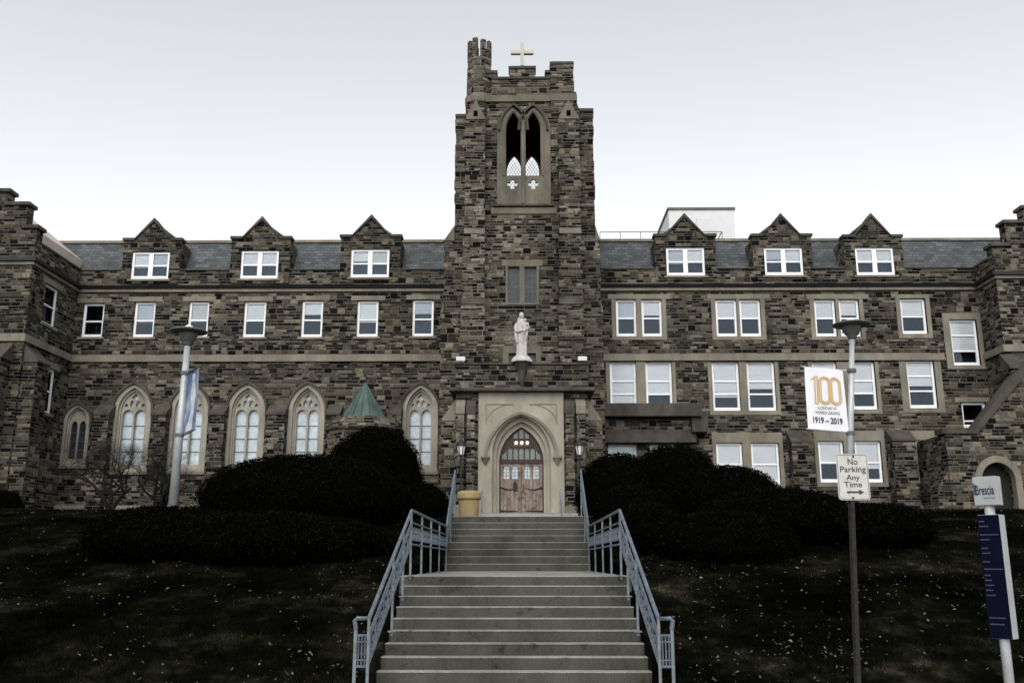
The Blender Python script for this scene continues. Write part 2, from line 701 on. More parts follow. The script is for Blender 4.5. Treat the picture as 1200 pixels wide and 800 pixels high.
rd = MB().box(-60, 60, -6, 4.05, .0, .255).build('road', plain('asphalt', (.05, .05, .05), .9, .2, 8, .3))
struct(rd)
kb = MB().box(-60, 60, 4.05, 4.2, .0, .27).build('kerb', M['concrete'])
struct(kb)

# ------------------------------------------------------------------ the building
YW = 40.0        # plane of the wing walls
YB = 34.5        # front of the porch
YF = 36.0        # front of the tower buttresses
YT = 36.7        # tower wall
YPL, YPR = 36.0, 38.3
bld = empty('college_building', (0, 40, 4.0), 'long dark rubble stone college building with central bell tower and gabled dormers', 'building')
GZ = 3.4

z_eave0, z_eave1 = zz(300, 342.5, YW), zz(300, 338.7, YW)
z_par = zz(300, 317, YW)
z_ridge = zz(300, 285, 41.6)
z_str0, z_str1 = zz(300, 424, YW), zz(300, 416, YW)
XL = at(92, 341, YW)[0]
XR = at(1152, 339, YW)[0]
XTL = at(528, 340, YW)[0]
XTR = at(700, 340, YW)[0]


def sash(l, r, t, b, Y=YW, blind=.5, rails=(.5,), dark_right=False, lintel=True, sill=True, mull=0, name='window', frame='white', back=.12, parent=None, lm='lime', lw=.28, lh=.22, part=None):
    """a sash window in a wall opening; returns the opening outline. part = an existing part that takes everything as sub-parts"""
    x0, x1, z0, z1 = rect(l, r, t, b, Y)
    fw = .10
    yf = Y + back
    m = MB()
    m.box(x0, x0 + fw, yf, yf + .09, z0, z1).box(x1 - fw, x1, yf, yf + .09, z0, z1)
    m.box(x0 + fw, x1 - fw, yf, yf + .09, z1 - fw, z1).box(x0 + fw, x1 - fw, yf - .02, yf + .09, z0, z0 + fw * 1.5)
    cols = [(x0 + fw, x1 - fw)]
    if mull:
        c = (x0 + x1) / 2
        m.box(c - mull, c + mull, yf - .004, yf + .094, z0 + fw, z1 - fw)
        cols = [(x0 + fw, c - mull), (c + mull, x1 - fw)]
    for (a, bb) in cols:
        for rl in rails:
            zc = z1 - (z1 - z0) * rl
            m.box(a, bb, yf + .012, yf + .075, zc - .035, zc + .035)
    w = m.build(name, M[frame], part or bld, bevel=.008)
    tgt = part or w
    zs = [z1 - fw] + [z1 - (z1 - z0) * q for q in rails] + [z0 + fw]
    for (a, bb) in cols:
        for q in range(len(zs) - 1):
            MB().box(a - .01, bb + .01, yf + .04 + .012 * q, yf + .046 + .012 * q, zs[q + 1] - .01, zs[q] + .01).build('glass_pane', M['glass'], tgt)
        bf = blind if not isinstance(blind, (list, tuple)) else blind[cols.index((a, bb))]
        if bf > 0:
            rb = random.Random(int(l * 7 + a * 31))
            zb = z1 - (z1 - z0) * max(.1, min(1, bf + rb.choice((0, 0, .03, -.04, .06, -.09))))
            tone = rb.choice(('blind', 'blind', 'blind_grey', 'blind_cream', 'blind')) if t < 400 else 'blind'
            bd = MB()
            n_ = max(3, int((z1 - zb) / .055))
            for q in range(n_):
                h = (z1 - zb) / n_
                bd.hexa([(a - .04, yf + .078, zb + h * q), (bb + .04, yf + .078, zb + h * q), (bb + .04, yf + .09, zb + h * q), (a - .04, yf + .09, zb + h * q),
                         (a - .04, yf + .086, zb + h * (q + .97)), (bb + .04, yf + .086, zb + h * (q + .97)), (bb + .04, yf + .098, zb + h * (q + .97)), (a - .04, yf + .098, zb + h * (q + .97))])
            bd.build('blind', M[tone], tgt)
    if sill:
        MB().box(x0 - .12, x1 + .12, Y - .07, Y + .21, z0 - .1, z0 - .002).build('sill', M['lime'], tgt, bevel=.01)
    if lintel:
        MB().box(x0 - lw, x1 + lw, Y - .012, Y + .2, z1 + .003, z1 + lh).build('lintel', M[lm], tgt, bevel=.01)
    return rpoly(x0, x1, z0, z1)


def tracery(l, r, t, b, spring, Y=YW, small=False, dark=None):
    """a pointed window with two lights and tracery; returns the wall opening"""
    x0, x1, z0, zA = rect(l, r, t, b, Y)
    cx, w = (x0 + x1) / 2, (x1 - x0) / 2
    zs = zz((l + r) / 2, spring, Y)
    outer = arch(cx, z0, w, zs, zA)
    iw = w * .77
    inner = arch(cx, z0 + .15, iw, zs, zs + (zA - zs) * .86)
    s = MB().panel(outer, [inner], Y - .015, Y + .3).build('arched_window', M['lime_pale'], bld)
    # splayed second order
    iw2 = iw * .88
    inner2 = arch(cx, z0 + .22, iw2, zs, zs + (zA - zs) * .75)
    MB().panel(inner, [inner2], Y + .12, Y + .3).build('inner_moulding', M['lime_pale'], s)
    # hood mould
    MB().panel(arch_ring(cx, zs - .25, w + .10, w + .003, zs, zA + .13, zA + .004), [], Y - .11, Y + .05).build('hood_mould', M['lime_dark'], s)
    # tracery plate
    zt = zs - .05
    top = zs + (zA - zs) * .75
    holes = []
    bw = .045
    lw_ = (iw2 - bw * 1.5) / 2
    for sg in (-1, 1):
        c = cx + sg * (lw_ + bw * .5)
        holes.append(arch(c, z0 + .3, lw_ - .02, zt - .12, zt + .12))
    hh_ = top - zs
    if not small:
        for k, hgt in ((-.66, .36), (-.23, .52), (.23, .52), (.66, .36)):
            holes.append(arch(cx + k * iw2, zs + .16 * hh_ + .06, iw2 * .145, zs + hh_ * (hgt - .1), zs + hh_ * hgt + .03, 4))
        rq = iw2 * .24
        holes.append([(cx + rq * (1 + .22 * math.cos(a * math.pi / 2)) * math.cos(a * math.pi / 8), zs + hh_ * .70 + rq * (1 + .22 * math.cos(a * math.pi / 2)) * math.sin(a * math.pi / 8)) for a in range(16)])
    else:
        for k in (-.5, 0, .5):
            holes.append(arch(cx + k * iw2, zs + .14, iw2 * .17, zs + .3, zs + (.5 if k else .62), 4))
    body = [p for p in inner2]
    ok = []
    for h in holes:
        if all(inside(p, body) for p in h):
            ok.append(h)
    MB().panel(body, ok, Y + .2, Y + .29).build('tracery', M['lime_pale'], s)
    gz0 = z0 + .2
    MB().box(cx - iw2 + .02, cx + iw2 - .02, Y + .36, Y + .37, gz0, top).build('leaded_glass', M['leaded'] if not dark else M['leaded_dark'], s)
    br = MB()
    hh = zt - z0
    for k in range(1, 4):
        zc = z0 + .3 + (zt - z0 - .3) * k / 4
        br.box(cx - iw2 + .03, cx + iw2 - .03, Y + .32, Y + .34, zc - .012, zc + .012)
    br.build('glazing_bar', M['lamp_dark'], s)
    MB().box(cx - w - .05, cx + w + .05, Y - .1, Y + .2, z0 - .14, z0 - .002).build('sill', M['lime'], s, bevel=.01)
    return [(p[0], p[1]) for p in outer]


DORM = [(182, 258, 146, 213, 280, (154, 198, 295, 327), (.5, .5)), (308, 256, 272, 341, 278, (282, 326, 293.5, 326.5), (.42, .5)),
        (436, 254, 400, 470, 276, (411, 456, 292, 325), (.5, .5)), (800, 252.5, 767, 838, 275, (781, 826, 290, 323), (.5, .5)),
        (913, 252.5, 881, 950, 275, (896, 941, 290, 322.5), (.5, .45)), (1019, 252.5, 988, 1056, 276, (1003, 1048, 290, 322.5), (.5, .5))]


def dormer_span(dd, half=True):
    ax, ay, l, r, sy, win, blinds = dd
    w = rect(*win, YW - .06)
    return w[0] - .13, w[1] + .13, w[2] - .11


def notched(x0, x1, dorms):
    """wall outline whose top edge drops round the dormer windows"""
    p = [(x0, GZ), (x1, GZ), (x1, z_par)]
    for dd in dorms[::-1]:
        a, b, z = dormer_span(dd)
        p += [(b, z_par), (b, z), (a, z), (a, z_par)]
    return p + [(x0, z_par)]


def quoins(m, x, y, z0, z1, sx, seed, depth=.35):
    """rough corner stones standing a little proud at a vertical edge (x, y); the wall lies towards sx and +y"""
    q = random.Random(seed)
    z = z0
    k = 0
    while z < z1 - .15:
        h = q.uniform(.14, .42)
        h = min(h, z1 - z)
        w = (.24 if k % 2 else .46) * q.uniform(.8, 1.2)
        dp = (.46 if k % 2 else .24) * q.uniform(.8, 1.1)
        p1, p2 = q.uniform(.008, .045), q.uniform(.008, .045)
        if q.random() < .8:
            a, b = sorted((x - sx * p1, x + sx * w))
            m.box(a, b, y - p2, y + min(dp, depth), z + .008, z + h - .008)
        z += h
        k += 1
    return m


# ---- left wing
holesL = []
bl = [0, .5, .5, .55, .45, .52, .45]
for k, (l, r, t, b) in enumerate([(96, 121, 355, 395), (156, 181, 353.5, 395), (220, 244, 353, 394.5), (285, 311, 353, 395), (353, 378, 352, 395), (418, 443, 352, 394.5), (483, 508, 351, 394)]):
    holesL.append(sash(l, r, t, b, blind=bl[k], rails=(.52,)))
holesL.append(tracery(73, 104, 474, 545, 494, small=True, dark=True))
for (l, r) in [(131, 176), (198, 243), (265, 310), (337, 380), (471, 513)]:
    holesL.append(tracery(l, r, 450, 552, 481))
wl = MB().panel(notched(XL, XTL + .6, DORM[:3]), holesL, YW, YW + .35)
wing_l = wl.build('wing_wall', M['stone'], bld)
# ---- right wing
holesR = []


def pair(a, b, t, bt, blinds, rails, top=346, foot=398, pad=5):
    for (l, r), bb in zip((a, b), blinds):
        holesR.append(sash(l, r, t, bt, blind=bb, rails=rails, lintel=False, sill=False))
    x0, x1, z0, z1 = rect(a[0] - pad, b[1] + pad, top, foot, YW)
    hol = [rpoly(*rect(l, r, t, bt, YW)) for l, r in (a, b)]
    return rpoly(x0, x1, z0, z1), hol


def surround(outer, hol, proud=.012):
    MB().panel(outer, hol, YW - proud, YW + .1).build('window_surround', M['lime'], bld)


for a, b, bb in [((722, 746), (752, 776), (.48, .45)), ((839, 864), (867, 892), (.5, .48)), ((955, 980), (984, 1008), (.5, .5))]:
    surround(*pair(a, b, 350.5, 394, bb, (.5,), 350.4, 398))
    q = rect(a[0] - 10, b[1] + 10, 344.5, 350.3, YW)
    MB().box(q[0], q[1], YW - .014, YW + .2, q[2], q[3]).build('lintel', M['lime'], bld, bevel=.01)
holesR.append(sash(1056, 1086, 349.5, 391, blind=.5, lintel=False, sill=False))
surround(rpoly(*rect(1051, 1091, 345, 396, YW)), [rpoly(*rect(1056, 1086, 349.5, 391, YW))])
holesR.append(sash(1115, 1147, 374, 428, blind=.66, rails=(.34, .68), lintel=False, sill=False))
surround(rpoly(*rect(1107, 1156, 367, 432, YW)), [rpoly(*rect(1115, 1147, 374, 428, YW))], .016)
bands = []
for a, b, bt, bb in [((715, 746), (757, 788), 481, (.8, .72)), ((835, 867), (876, 909), 481, (.66, .64)), ((953, 982), (998, 1027), 479.5, (.6, .68))]:
    surround(*pair(a, b, 423, bt, bb, (.4, .66), 424, bt + 5, 4.5), proud=.014)
holesR.append(sash(1064, 1097, 421.5, 478, blind=.62, rails=(.33, .64), lintel=False, sill=False))
surround(rpoly(*rect(1056, 1105, 422.5, 483, YW)), [rpoly(*rect(1064, 1097, 421.5, 478, YW))], .014)
for a, b, t, bt, bb in [((840, 871), (881, 914), 518.5, 567, (1, .95)), ((960, 990), (1003, 1034), 516.5, 565, (.55, .6))]:
    surround(*pair(a, b, t, bt, bb, (.52,), t - 12, bt + 5, 4.5))
for (l, r) in ((713, 747), (762, 795)):
    holesR.append(sash(l, r, 520, 568, blind=1, rails=(.52,), lintel=False, sill=False))
holesR.append(sash(1075, 1107, 515.5, 563, blind=0, rails=(.5,), mull=.02, lw=.25, lh=.4))
holesR.append(sash(1128, 1157, 471, 501, blind=0, rails=(.72,), lw=.25, lh=.2))
wr = MB().panel(notched(XTR - .6, XR, DORM[3:]), holesR, YW, YW + .35)
wing_r = wr.build('wing_wall', M['stone'], bld)
# interior backing (rooms behind the windows)
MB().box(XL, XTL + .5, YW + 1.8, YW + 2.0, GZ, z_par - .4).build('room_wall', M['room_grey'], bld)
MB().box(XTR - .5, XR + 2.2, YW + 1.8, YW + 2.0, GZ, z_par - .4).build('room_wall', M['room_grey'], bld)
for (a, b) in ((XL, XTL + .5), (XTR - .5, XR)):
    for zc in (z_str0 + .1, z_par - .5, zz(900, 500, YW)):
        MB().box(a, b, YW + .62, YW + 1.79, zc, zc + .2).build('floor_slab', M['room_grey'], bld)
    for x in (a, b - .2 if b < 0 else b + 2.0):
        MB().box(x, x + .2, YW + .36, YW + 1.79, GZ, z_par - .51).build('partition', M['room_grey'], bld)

# string course, eave band and gutter moulding, wall coping
for (a, b, nm) in ((XL, XTL, 'l'), (XTR, XR, 'r')):
    segs = [(a, b)] if nm == 'l' else [(a, at(1106.5, 420, YW)[0]), (at(1156.5, 420, YW)[0], b)]
    for q in segs:
        MB().box(q[0], q[1], YW - .09, YW + .1, z_str0, z_str1).build('string_course', M['lime'], bld, bevel=.02)
    MB().box(a, b, YW - .10, YW + .1, z_eave0, z_eave1).build('eave_band', M['lime'], bld, bevel=.02)
    MB().hexa([(a, YW - .16, z_eave1 + .003), (b, YW - .16, z_eave1 + .003), (b, YW + .1, z_eave1 + .003), (a, YW + .1, z_eave1 + .003),
               (a, YW - .22, z_eave1 + .13), (b, YW - .22, z_eave1 + .13), (b, YW + .1, z_eave1 + .2), (a, YW + .1, z_eave1 + .2)]).build('gutter', M['black_metal'], bld)
    cuts = [a]
    for dd in (DORM[:3] if nm == 'l' else DORM[3:]):
        cuts += [at(dd[2], dd[4], YW)[0] - .01, at(dd[3], dd[4], YW)[0] + .01]
    cuts.append(b)
    for q in range(0, len(cuts), 2):
        MB().box(cuts[q], cuts[q + 1], YW - .05, YW + .40, z_par + .002, z_par + .07).build('parapet_coping', M['lime_dark'], bld, bevel=.02)
    # mansard slope, flat roof, ridge flashing
    xe = 2.6 if nm == 'r' else .4
    xw = 3.2 if nm == 'l' else .4
    MB().hexa([(a - xw, YW + .36, z_par - .35), (b + xe, YW + .36, z_par - .35), (b + xe, YW + 9, z_par - .35), (a - xw, YW + 9, z_par - .35),
               (a - xw, YW + 1.6, z_ridge), (b + xe, YW + 1.6, z_ridge), (b + xe, YW + 9, z_ridge), (a - xw, YW + 9, z_ridge)]).build('slate_roof', M['slate'], bld)
    MB().box(a - xw, b + xe, YW + 1.52, YW + 9.02, z_ridge + .002, z_ridge + .13).build('ridge_flashing', M['lime'], bld)
    MB().box(a - xw, b + .4, YW + 8.2, YW + 8.6, GZ, z_par - .36).build('rear_wall', M['stone'], bld)


def dormer(ax, ay, l, r, sy, win, blinds):
    Y = YW - .06
    x0, x1 = at(l, sy, Y)[0], at(r, sy, Y)[0]
    cx = (x0 + x1) / 2
    za, zs = zz(ax, ay + 2, Y), zz(ax, sy + 2, Y)
    zb = z_par - .25
    wx = rect(*win, Y)
    zb0 = min(zb, wx[2] - .2)
    sh = (x1 - x0) * .17
    zb0 = min(zb0, dormer_span((0, 0, 0, 0, 0, win, 0))[2] + .0)
    outer = [(x0, zb0), (x1, zb0), (x1, zs), (x1 - sh, zs), (cx, za), (x0 + sh, zs), (x0, zs)]
    hole = rpoly(*wx)
    dm = MB().panel(outer, [hole], Y, Y + .4).build('dormer', M['stone'], bld)
    # cheeks running back into the roof
    MB().box(x0 + .002, x0 + .35, Y + .4, Y + 1.9, zb, zs - .1).build('cheek', M['stone'], dm)
    MB().box(x1 - .35, x1 - .002, Y + .4, Y + 1.9, zb, zs - .1).build('cheek', M['stone'], dm)
    # coping along the gable
    cp = []
    t = .12
    base = [(x0 - .06, zs), (x0 + sh, zs), (cx, za), (x1 - sh, zs), (x1 + .06, zs)]
    up = [(x1 + .06, zs + t), (x1 - sh - .05, zs + t), (cx, za + t * 1.5), (x0 + sh + .05, zs + t), (x0 - .06, zs + t)]
    MB().panel(base + up, [], Y - .08, Y + .45).build('coping', M['lime_dark'], dm)
    # little roof
    MB().hexa([(x0 + .1, Y + .45, zs - .05), (cx, Y + .45, za - .03), (cx, Y + 3.2, za - .03), (x0 + .1, Y + 3.2, zs - .05),
               (x0 + .1, Y + .45, zs + .05), (cx, Y + .45, za + .06), (cx, Y + 3.2, za + .06), (x0 + .1, Y + 3.2, zs + .05)]) \
        .hexa([(cx, Y + .45, za - .03), (x1 - .1, Y + .45, zs - .05), (x1 - .1, Y + 3.2, zs - .05), (cx, Y + 3.2, za - .03),
               (cx, Y + .45, za + .06), (x1 - .1, Y + .45, zs + .05), (x1 - .1, Y + 3.2, zs + .05), (cx, Y + 3.2, za + .06)]).build('dormer_roof', M['slate'], dm)
    MB().box(wx[0] - .15, wx[1] + .15, Y + .405, Y + .415, zb0, zs).build('room_wall', M['room_grey'], dm)
    sash(*win, Y=Y, blind=blinds, rails=(.5,), mull=.10, lintel=False, sill=True, part=dm, name='window_frame', back=.06)
    return rpoly(x0 + .01, x1 - .01, zb0, z_par)


for dd in DORM:
    dormer(*dd)

# ---- buttresses along the wings
def buttress(l, r, t, Y, proj, z_foot=GZ, name='buttress', capm='lime_dark', stone='stone', steps=()):
    x0, x1, _, z1 = rect(l, r, t, t + 40, Y - proj)
    cap = .55
    b = MB().box(x0, x1, Y - proj, Y - .002, z_foot, z1 - cap)
    quoins(b, x0, Y - proj, z_foot + .6, z1 - cap, 1, int(l))
    quoins(b, x1, Y - proj, z_foot + .6, z1 - cap, -1, int(r))
    o = b.build(name, M[stone], bld)
    MB().hexa([(x0 - .04, Y - proj - .06, z1 - cap), (x1 + .04, Y - proj - .06, z1 - cap), (x1 + .04, Y - .004, z1 - cap), (x0 - .04, Y - .004, z1 - cap),
               (x0 - .04, Y - proj - .06, z1 - cap + .1), (x1 + .04, Y - proj - .06, z1 - cap + .1), (x1 + .04, Y - .004, z1), (x0 - .04, Y - .004, z1)]).build('weathering', M[capm], o)
    zq = z_foot + (z1 - z_foot) * .45
    MB().box(x0 - .05, x1 + .05, Y - proj - .15, Y - .006, z_foot, z_foot + .55).build('plinth', M['lime_dark'], o, bevel=.03)
    return o


for (l, r) in [(110, 127), (178, 194), (246, 262), (313, 333), (383, 398), (455, 469)]:
    buttress(l, r, 471, YW, .55)
buttress(928, 952, 503, YW, .6)
buttress(1046, 1072, 501, YW, .6)
# foundation ledge
MB().box(XL, XTL, YW - .12, YW - .002, GZ, zz(150, 592, YW)).build('plinth', M['lime'], bld, bevel=.03)
MB().box(at(830, 590, YW)[0], XR, YW - .12, YW - .002, GZ, zz(1000, 592, YW)).build('plinth', M['lime'], bld, bevel=.03)

# ---- projecting ledge to the right of the porch
x0, x1, z0, z1 = rect(703, 823, 472, 487.5, 39.0)
MB().box(x0, x1, 39.0, YW - .003, z0, z1).build('stone_ledge', M['lime_dark'], bld, bevel=.03)
lx0, lx1 = x0, x1
z5 = zz(760, 520, YW)
z6 = zz(760, 505, YW)
MB().box(lx0, lx1 - .2, YW - .5, YW - .003, z6 + .002, z0).build('ledge_wall', M['stone'], bld)
MB().box(lx0, lx1 - .2, YW - .52, YW - .003, z5, z6).build('ledge_lintel', M['lime_dark'], bld, bevel=.02)
xa, xb, za, zb = rect(811, 830, 488, 506, 39.2)
MB().box(xa, xb, 39.2, YW - .003, za, zb).build('corbel_block', M['lime_dark'], bld, bevel=.03)

# ---- polygonal bay with a copper cone
bx, bz = at(427, 484, 38.6)
bay = MB().lathe([(1.55, GZ - bz), (1.55, -.75), (1.62, -.72), (1.62, -.6), (1.15, -.34), (1.0, -.27)], (bx, 38.9, bz), 8, ph=math.pi / 8).build('polygonal_bay', M['stone'], bld)
ap = at(428, 447, 38.9)[1] - bz
MB().lathe([(.98, -.26), (.98, -.2), (.90, -.14), (.025, ap - .06), (.02, ap + .0)], (bx - .05, 38.9, bz), 8, ph=math.pi / 8).build('copper_roof', M['copper'], bay)
sm = MB()
for k in range(16):
    a = math.pi / 8 + k * math.pi / 8
    rr = .945 if k % 2 == 0 else .875
    sm.tube([(bx - .05 + rr * math.cos(a), 38.9 + rr * math.sin(a), bz - .16), (bx - .05 + .03 * math.cos(a), 38.9 + .03 * math.sin(a), bz + ap - .06)], [.022, .01], 4)
sm.build('standing_seam', M['copper'], bay)
MB().lathe([(1.66, -.78), (1.7, -.7), (1.66, -.58), (1.3, -.25)], (bx, 38.9, bz), 8, ph=math.pi / 8).build('cornice', M['stone'], bay)

# ---- end pavilions
def pavilion(X, Yf, sgn, far, steps, name):
    """X: inner side face, far: outer limit, steps: (px, py) of the stepped gable coping, on plane Yf"""
    Yb = 47
    st = [(at(px, py, Yf)) for px, py in steps]
    zt = z_par + .05
    front = [(X, GZ), (X, zt)]
    poly = []
    # walk from inner edge outwards
    poly.append((X, GZ))
    poly.append((X, st[0][1]))
    for (xa_, za_), nxt in zip(st[1:], st[2:] + [None]):
        poly.append((xa_, poly[-1][1]))
        poly.append((xa_, za_))
    poly.append((far, poly[-1][1]))
    poly.append((far, GZ))
    pav = quoins(MB().panel(poly, [], Yf, Yf + .5), X, Yf, GZ, z_str0, sgn, 61, .45)
    pav = quoins(pav, X, Yf, z_str1, z_eave0, sgn, 62, .45).build('end_pavilion', M['stone'], bld)
    cp = MB()
    for i in range(1, len(poly) - 2):
        (xa_, za_), (xb_, zb_) = poly[i], poly[i + 1]
        if abs(za_ - zb_) < 1e-6:
            lo, hi = min(xa_, xb_), max(xa_, xb_)
            cp.box(lo - .1, hi + .1, Yf - .1, Yf + .6, za_ + .002, za_ + .16)
    cp.build('gable_coping', M['lime_dark'], pav, bevel=.02)
    for z_a, z_b, pr, mm in ((z_str0, z_str1, .09, 'lime'), (z_eave0, z_eave1, .10, 'lime')):
        a, b = sorted((X - sgn * .09, far))
        MB().box(a, b, Yf - pr, Yf - .002, z_a, z_b).build('string_course', M[mm], pav, bevel=.02)
        a, b = sorted((X, X - sgn * .09))
        MB().box(a, b, Yf - .001, YW - .1, z_a, z_b).build('string_course', M[mm], pav, bevel=.02)
    a, b = sorted((X - sgn * .2, far))
    MB().box(a, b, Yf - .2, Yf - .003, z_eave1 + .003, z_eave1 + .15).build('gutter', M['black_metal'], pav)
    a, b = sorted((X, X - sgn * .2))
    MB().box(a, b, Yf - .001, YW - .1, z_eave1 + .003, z_eave1 + .15).build('gutter', M['black_metal'], pav)
    return pav, poly


pavl, polyl = pavilion(XL, YPL, 1 * -1, -34, [(52, 268), (33, 268), (33, 241), (10.5, 241), (10.5, 225.5)][0:1] + [(33, 241), (10.5, 225.5)], 'l')
# side face of the left pavilion (faces right) with windows
holes = []
yw0, yw1 = 37.2, 38.35
zt3, zb3 = zz(300, 352, YW), zz(300, 395, YW)
zt2, zb2 = zz(300, 440, YW), zz(300, 490, YW)
fmL = lambda u, z, d: (XL - d, u, z)
holes = [rpoly(yw0, yw1, zb3, zt3), rpoly(yw0 + .5, yw1 + .5, zb2, zt2)]
MB().panel(rpoly(YPL + .5, YW + .35, GZ, z_par), holes, 0.0, .4, fmL).build('side_wall', M['stone'], pavl)
MB().box(XL - .42, XL + .05, YPL + .52, YW + .3, z_par + .002, z_par + .09).build('parapet_coping', M['lime_dark'], pavl)
for (a, b, c, dd_) in [(yw0, yw1, zb3, zt3), (yw0 + .5, yw1 + .5, zb2, zt2)]:
    fr = MB()
    fr.box(XL - .2, XL - .1, a, a + .09, c, dd_).box(XL - .2, XL - .1, b - .09, b, c, dd_).box(XL - .2, XL - .1, a + .09, b - .09, dd_ - .09, dd_).box(XL - .2, XL - .1, a + .09, b - .09, c, c + .1)
    fr.box(XL - .19, XL - .11, a + .09, b - .09, (c + dd_) / 2 - .03, (c + dd_) / 2 + .03)
    fr.build('window_frame', M['white'], pavl)
    MB().box(XL - .16, XL - .15, a + .08, b - .08, c + .09, dd_ - .08).build('glass_pane', M['glass'], pavl)
    MB().box(XL - .2, XL + .015, a - .25, b + .25, dd_ + .002, dd_ + .26).build('lintel', M['lime'], pavl)
    MB().box(XL - .2, XL + .06, a - .1, b + .1, c - .12, c - .002).build('sill', M['lime'], pavl)
MB().box(XL - 1.6, XL - 1.5, YPL + .6, YW, GZ, z_par - .3).build('room_wall', M['dark'], pavl)
# pale gable roof of the pavilion behind its stepped wall
YRB = 41.7
pa, pb = at(75, 287, YRB), at(10, 234, YRB)
slope = (pb[1] - pa[1]) / (pa[0] - pb[0])
xE = XL - .43
zE = pa[1] - slope * (xE - pa[0])
rtop = (xE - 8, zE + slope * 8)
MB().panel([(xE, zE - .5), (xE, zE), rtop, (xE - 16, zE), (xE - 16, zE - .5)], [], YPL + .55, YRB).build('pavilion_roof', plain('pale_roof_metal', (.46, .41, .34), .6, .15, 1.5, .05), pavl)
MB().box(XL - 14, XL - .5, 45.6, 45.9, GZ, z_par - .4).build('rear_wall', M['stone'], pavl)
# angle buttresses at the corner
bcap = zz(30, 394, YPL - .6)


def angle_buttress(par, x0, x1, y0, y1, zt, front):
    """front True: leans on a wall facing -y, else on a wall facing x = x0 side"""
    MB().box(x0, x1, y0, y1, GZ, zt - .75).build('corner_buttress', M['stone'], par)
    p = [(x0 - .04, y0 - .04, zt - .75), (x1 + .04, y0 - .04, zt - .75), (x1 + .04, y1, zt - .75), (x0 - .04, y1, zt - .75)]
    if front:
        q = [(x0 - .04, y0 + .0, zt - .68), (x1 + .04, y0, zt - .68), (x1 + .04, y1, zt), (x0 - .04, y1, zt)]
    elif front is None:
        q = [(x0 - .04, y0, zt), (x1 + .04, y0, zt - .68), (x1 + .04, y1, zt - .68), (x0 - .04, y1, zt)]
    else:
        q = [(x0 - .04, y0, zt - .68), (x1 + .04, y0, zt), (x1 + .04, y1, zt), (x0 - .04, y1, zt - .68)]
    MB().hexa(p + q).build('weathering', M['lime_dark'], par)


angle_buttress(pavl, XL - 1.6, XL - .4, YPL - .75, YPL - .003, z_str0 - .05, True)
angle_buttress(pavl, XL + .003, XL + .6, YPL + .1, YPL + 1.1, z_str0 - .05, None)

XRp = at(1167, 324.5, YPR)[0]
pavr, polyr = pavilion(XRp, YPR, 1, 34, [(1163, 289), (1177, 262), (1198, 245)], 'r')
MB().box(XRp, XRp + .4, YPR + .5, YW + .35, GZ, z_par).build('side_wall', M['stone'], pavr)
MB().box(XRp - .05, XRp + .42, YPR + .52, YW + .3, z_par + .002, z_par + .09).build('parapet_coping', M['lime_dark'], pavr)
MB().panel([(XRp + .35, z_par - .4), (XRp + .35, z_par - .1), (XRp + 6, z_par + 3.6), (XRp + 12, z_par - .1), (XRp + 12, z_par - .4)], [], YPR + .55, 47).build('pavilion_roof', M['slate'], pavr)
angle_buttress(pavr, at(1183, 420, YPR - .7)[0], at(1183, 420, YPR - .7)[0] + 1.2, YPR - .75, YPR - .003, z_str0 - .1, True)

# ---- lean-to entrance in the right corner
YE = 37.2
pe = [at(*p, YE) for p in [(1118, 606), (1114, 508), (1144, 508), (1190, 452), (1212, 425)]]
pe = [(pe[0][0], GZ)] + pe[1:] + [(pe[-1][0], GZ)]
pe[1] = (pe[0][0], pe[1][1])
pe[2] = (pe[2][0], pe[1][1])
ax0, ax1, az0, az1 = rect(1152, 1192, 541, 612, YE)
acx = (ax0 + ax1) / 2
zsp = zz(1172, 562, YE)
door_o = arch(acx, az0, (ax1 - ax0) / 2, zsp, az1)
ent = MB().panel(pe, [door_o], YE, YE + .5).build('side_entrance', M['stone'], bld)
MB().panel(arch_ring(acx, az0 - .2, (ax1 - ax0) / 2 + .24, (ax1 - ax0) / 2 - .01, zsp, az1 + .26, az1 - .01), [], YE - .03, YE + .3).build('arch_moulding', M['lime'], ent)
MB().panel(door_o, [], YE + .45, YE + .55).build('door_leaf', M['old_door'], ent)
cpx = [pe[1], pe[2], pe[3], pe[4]]
cup = [(x, z + .2) for x, z in cpx]
cup[1] = (cpx[1][0] - .1, cpx[1][1] + .2)
MB().panel([(cpx[0][0] - .15, cpx[0][1])] + cpx[1:] + [(cup[3][0], cup[3][1] + .1), (cup[2][0] - .12, cup[2][1] + .1), cup[1], (cup[0][0] - .15, cup[0][1])], [], YE - .12, YE + .62).build('raking_coping', M['lime_dark'], ent)
MB().box(pe[0][0], pe[0][0] + .4, YE + .5, YW - .003, GZ, pe[1][1]).build('side_wall', M['stone'], ent)
MB().hexa([(pe[0][0] - .5, YE + .05, GZ), (pe[0][0] - .003, YE + .05, GZ), (pe[0][0] - .003, YE + .8, GZ), (pe[0][0] - .5, YE + .8, GZ),
           (pe[0][0] - .5, YE + .05, GZ + 1.3), (pe[0][0] - .003, YE + .05, GZ + 2.1), (pe[0][0] - .003, YE + .8, GZ + 2.1), (pe[0][0] - .5, YE + .8, GZ + 1.3)]).build('buttress', M['stone'], ent)
MB().hexa([(cpx[1][0], YE + .5, cpx[1][1]), (cpx[3][0], YE + .5, cpx[3][1] - .1), (cpx[3][0], YPR - .003, cpx[3][1] - .1), (cpx[1][0], YPR - .003, cpx[1][1]),
           (cpx[1][0], YE + .5, cpx[1][1] + .1), (cpx[3][0], YE + .5, cpx[3][1]), (cpx[3][0], YPR - .003, cpx[3][1]), (cpx[1][0], YPR - .003, cpx[1][1] + .1)]).build('lean_to_roof', M['slate'], ent)

